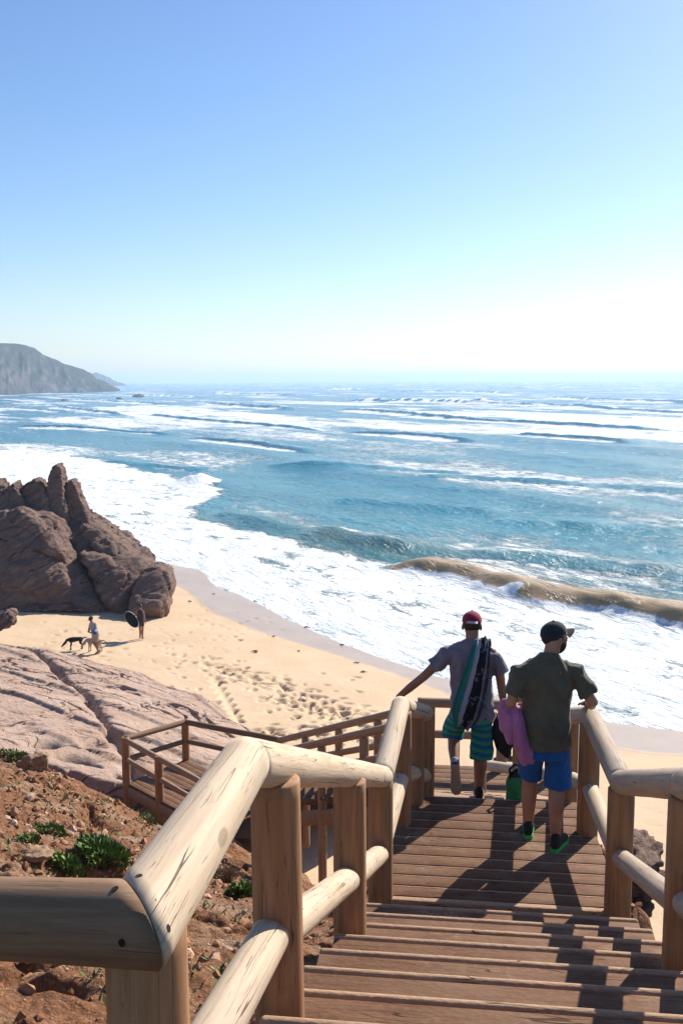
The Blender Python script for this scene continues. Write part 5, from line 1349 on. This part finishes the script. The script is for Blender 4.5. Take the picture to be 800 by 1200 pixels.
# ------------------------------------------------------------------ plants
def leaf_mat(name, a, b):
    m = NT(name); i = m.n('NewGeometry').outputs['Random Per Island']
    c = m.ramp(i, [(0, a), (1, b)])
    return m.fin(c, .6, None, .3, **{'Transmission Weight': 0.0})
M['leaf'] = leaf_mat('green_leaves', (.05,.105,.02), (.17,.25,.06)); M['dry'] = leaf_mat('dry_leaves', (.22,.15,.085), (.36,.27,.16)); M['stem'] = plain('stem_brown', (.12,.08,.05), .9)
M['leaf2'] = leaf_mat('olive_leaves', (.08,.10,.03), (.18,.19,.06))
def bush(px, py, rad, hgt, n, mat, lab, seed, blade=(.05,.014), up=.6, name='shrub', cat='shrub', grp=None):
    p = hit(px, py)
    if p is None: return
    rs = random.Random(seed); root = empty(name, p, lab, cat, grp)
    V = []; F = []; SV = []; SF = []
    for i in range(n):
        a = rs.uniform(0, 6.283); q = math.sqrt(rs.random())*rad*(.65+.5*noise.noise(Vector((math.cos(a)*1.5+seed, math.sin(a)*1.5, 0)))); x, y = q*math.cos(a), q*math.sin(a)*.9
        z = GZ(p.x+x, p.y+y)-p.z
        c = Vector((x, y, z+hgt*rs.random()**.7*(1-.55*(q/rad)**2)))
        d = Vector((math.cos(a)*rs.uniform(.2,1), math.sin(a)*rs.uniform(.2,1), up+rs.uniform(-.3,.5))).normalized(); s = d.cross(Vector((rs.gauss(0,1), rs.gauss(0,1), rs.gauss(0,1)))).normalized()
        L = blade[0]*rs.uniform(.6,1.4); w = blade[1]*rs.uniform(.7,1.3); up_ = s.cross(d)*L*.15
        b = len(V); V += [c, c+d*L*.45+s*w+up_, c+d*L, c+d*L*.45-s*w+up_]; F.append((b, b+1, b+2, b+3))
    o = bpy.data.meshes.new('foliage'); o.from_pydata(V, [], F); o.update(); loc_link('foliage', o, mat, root)
    for i in range(5):
        bm = bmesh.new(); a = rs.uniform(0,6.283); q = rad*.7*rs.random(); x, y = q*math.cos(a), q*math.sin(a)
        tube(bm, [(x*.5, y*.5, -.02), (x, y, hgt*rs.uniform(.4,.8)+GZ(p.x+x,p.y+y)-p.z)], [.006,.003], 6)
        loc_bm('stem', bm, M['stem'], root)
bush(118,1008,.38,.15,1500,M['leaf'],'leafy green shrub on the dirt left of the big pale log',1,(.085,.014))
bush(78,1020,.20,.10,500,M['leaf'],'low green clump at the left end of the leafy shrub',2,(.06,.016))
bush(8,884,.34,.42,1500,M['dry'],'dry pale tuft on the rim of the dirt bank at the left edge',3,(.16,.006),1.4)
bush(20,893,.42,.14,900,M['leaf2'],'low olive green plant under the dry tuft',4,(.06,.014))
bush(285,1052,.20,.13,800,M['leaf'],'small green plant between the pale log and the nearest upright post',5,(.055,.012))
bush(262,1030,.22,.12,700,M['dry'],'dry grey brown bushlet beside the small green plant right of the log',6,(.06,.008))
bush(60,975,.22,.06,420,M['leaf'],'sparse green sprig lowest on the open dirt slope',7,(.05,.010))
bush(35,988,.16,.05,240,M['leaf'],'tiny green sprig on the dirt slope near the left edge',8,(.05,.010))
bush(175,962,.18,.05,260,M['leaf2'],'small weed on the dirt below the corner platform',9,(.05,.010))
# wrack on the sand
def wrack_mesh(seed):
    b = bmesh.new(); rs = random.Random(seed)
    for i in range(4):
        a = rs.uniform(0,6.28); tube(b, [(rs.uniform(-.1,.1), rs.uniform(-.1,.1), .02), (math.cos(a)*.16, math.sin(a)*.16, .05), (math.cos(a+.8)*.26, math.sin(a+.8)*.26, .015)], [.03,.03,.012], 7)
    me = bpy.data.meshes.new('seaweed'); b.to_mesh(me); b.free(); return me
M['weed'] = plain('dark_weed', (.035,.022,.016), .7)
wm = [wrack_mesh(i) for i in range(3)]
for m_ in wm: m_.materials.append(M['weed'])
for i, (px, py, s) in enumerate([(299,702,.6),(360,732,.75),(321,744,.5),(401,752,.6),(299,763,.8),(418,774,.6),(426,785,.6),(250,694,.5),(222,704,.6),(350,761,.4),(282,749,.5),(545,793,.7)]):
    z_ = BZ(*W(px,py,1)[:2]); p = W(px, py, z_)
    o = bpy.data.objects.new('seaweed', wm[i % 3]); COL.objects.link(o); o.location = (p.x, p.y, BZ(p.x,p.y)+.02); o.scale = (s,s,s); o.rotation_euler.z = i*1.7
    tag(o, 'small dark clump of seaweed washed up on the sand', 'seaweed', 'seaweed clumps on the sand')
def driftwood(px, py, L, lab, rz):
    p = W(px, py, 1.2); z_ = BZ(p.x, p.y); p = W(px, py, z_)
    b = bmesh.new(); tube(b, [(-L/2,0,.06),(-L*.2,.05,.10),(L*.15,-.03,.07),(L/2,.04,.10)], [.05,.08,.07,.03], 10); tube(b, [(-L*.2,.05,.09),(-L*.35,.2,.16)], [.05,.02], 8)
    me = bpy.data.meshes.new('driftwood'); b.to_mesh(me); b.free(); o = link('driftwood', me, M['weed'], None, True); o.location = (p.x, p.y, BZ(p.x,p.y)); o.rotation_euler.z = rz
    tag(o, lab, 'driftwood')
driftwood(597, 888, 1.0, 'dark driftwood branch on the sand just beyond the far railing', .1)
driftwood(596, 787, .9, 'dark lump of driftwood at the foam edge between the two men', .2)

# ------------------------------------------------------------------ air
hz = bpy.data.materials.new('sea_haze'); hz.use_nodes = True; t_ = hz.node_tree; t_.nodes.remove(t_.nodes['Principled BSDF'])
pv = t_.nodes.new('ShaderNodeVolumePrincipled'); pv.inputs['Color'].default_value = (.58,.76,1,1); pv.inputs['Density'].default_value = .00026; pv.inputs['Anisotropy'].default_value = .2
t_.links.new(pv.outputs[0], t_.nodes['Material Output'].inputs['Volume'])
bm = bmesh.new(); bmesh.ops.create_cube(bm, size=1)
for v in bm.verts: v.co = Vector((v.co.x*16000, 4950+v.co.y*10300, (-5 if v.co.z < 0 else 62)))
o = from_bm('haze', bm, hz); tag(o, kind='stuff')
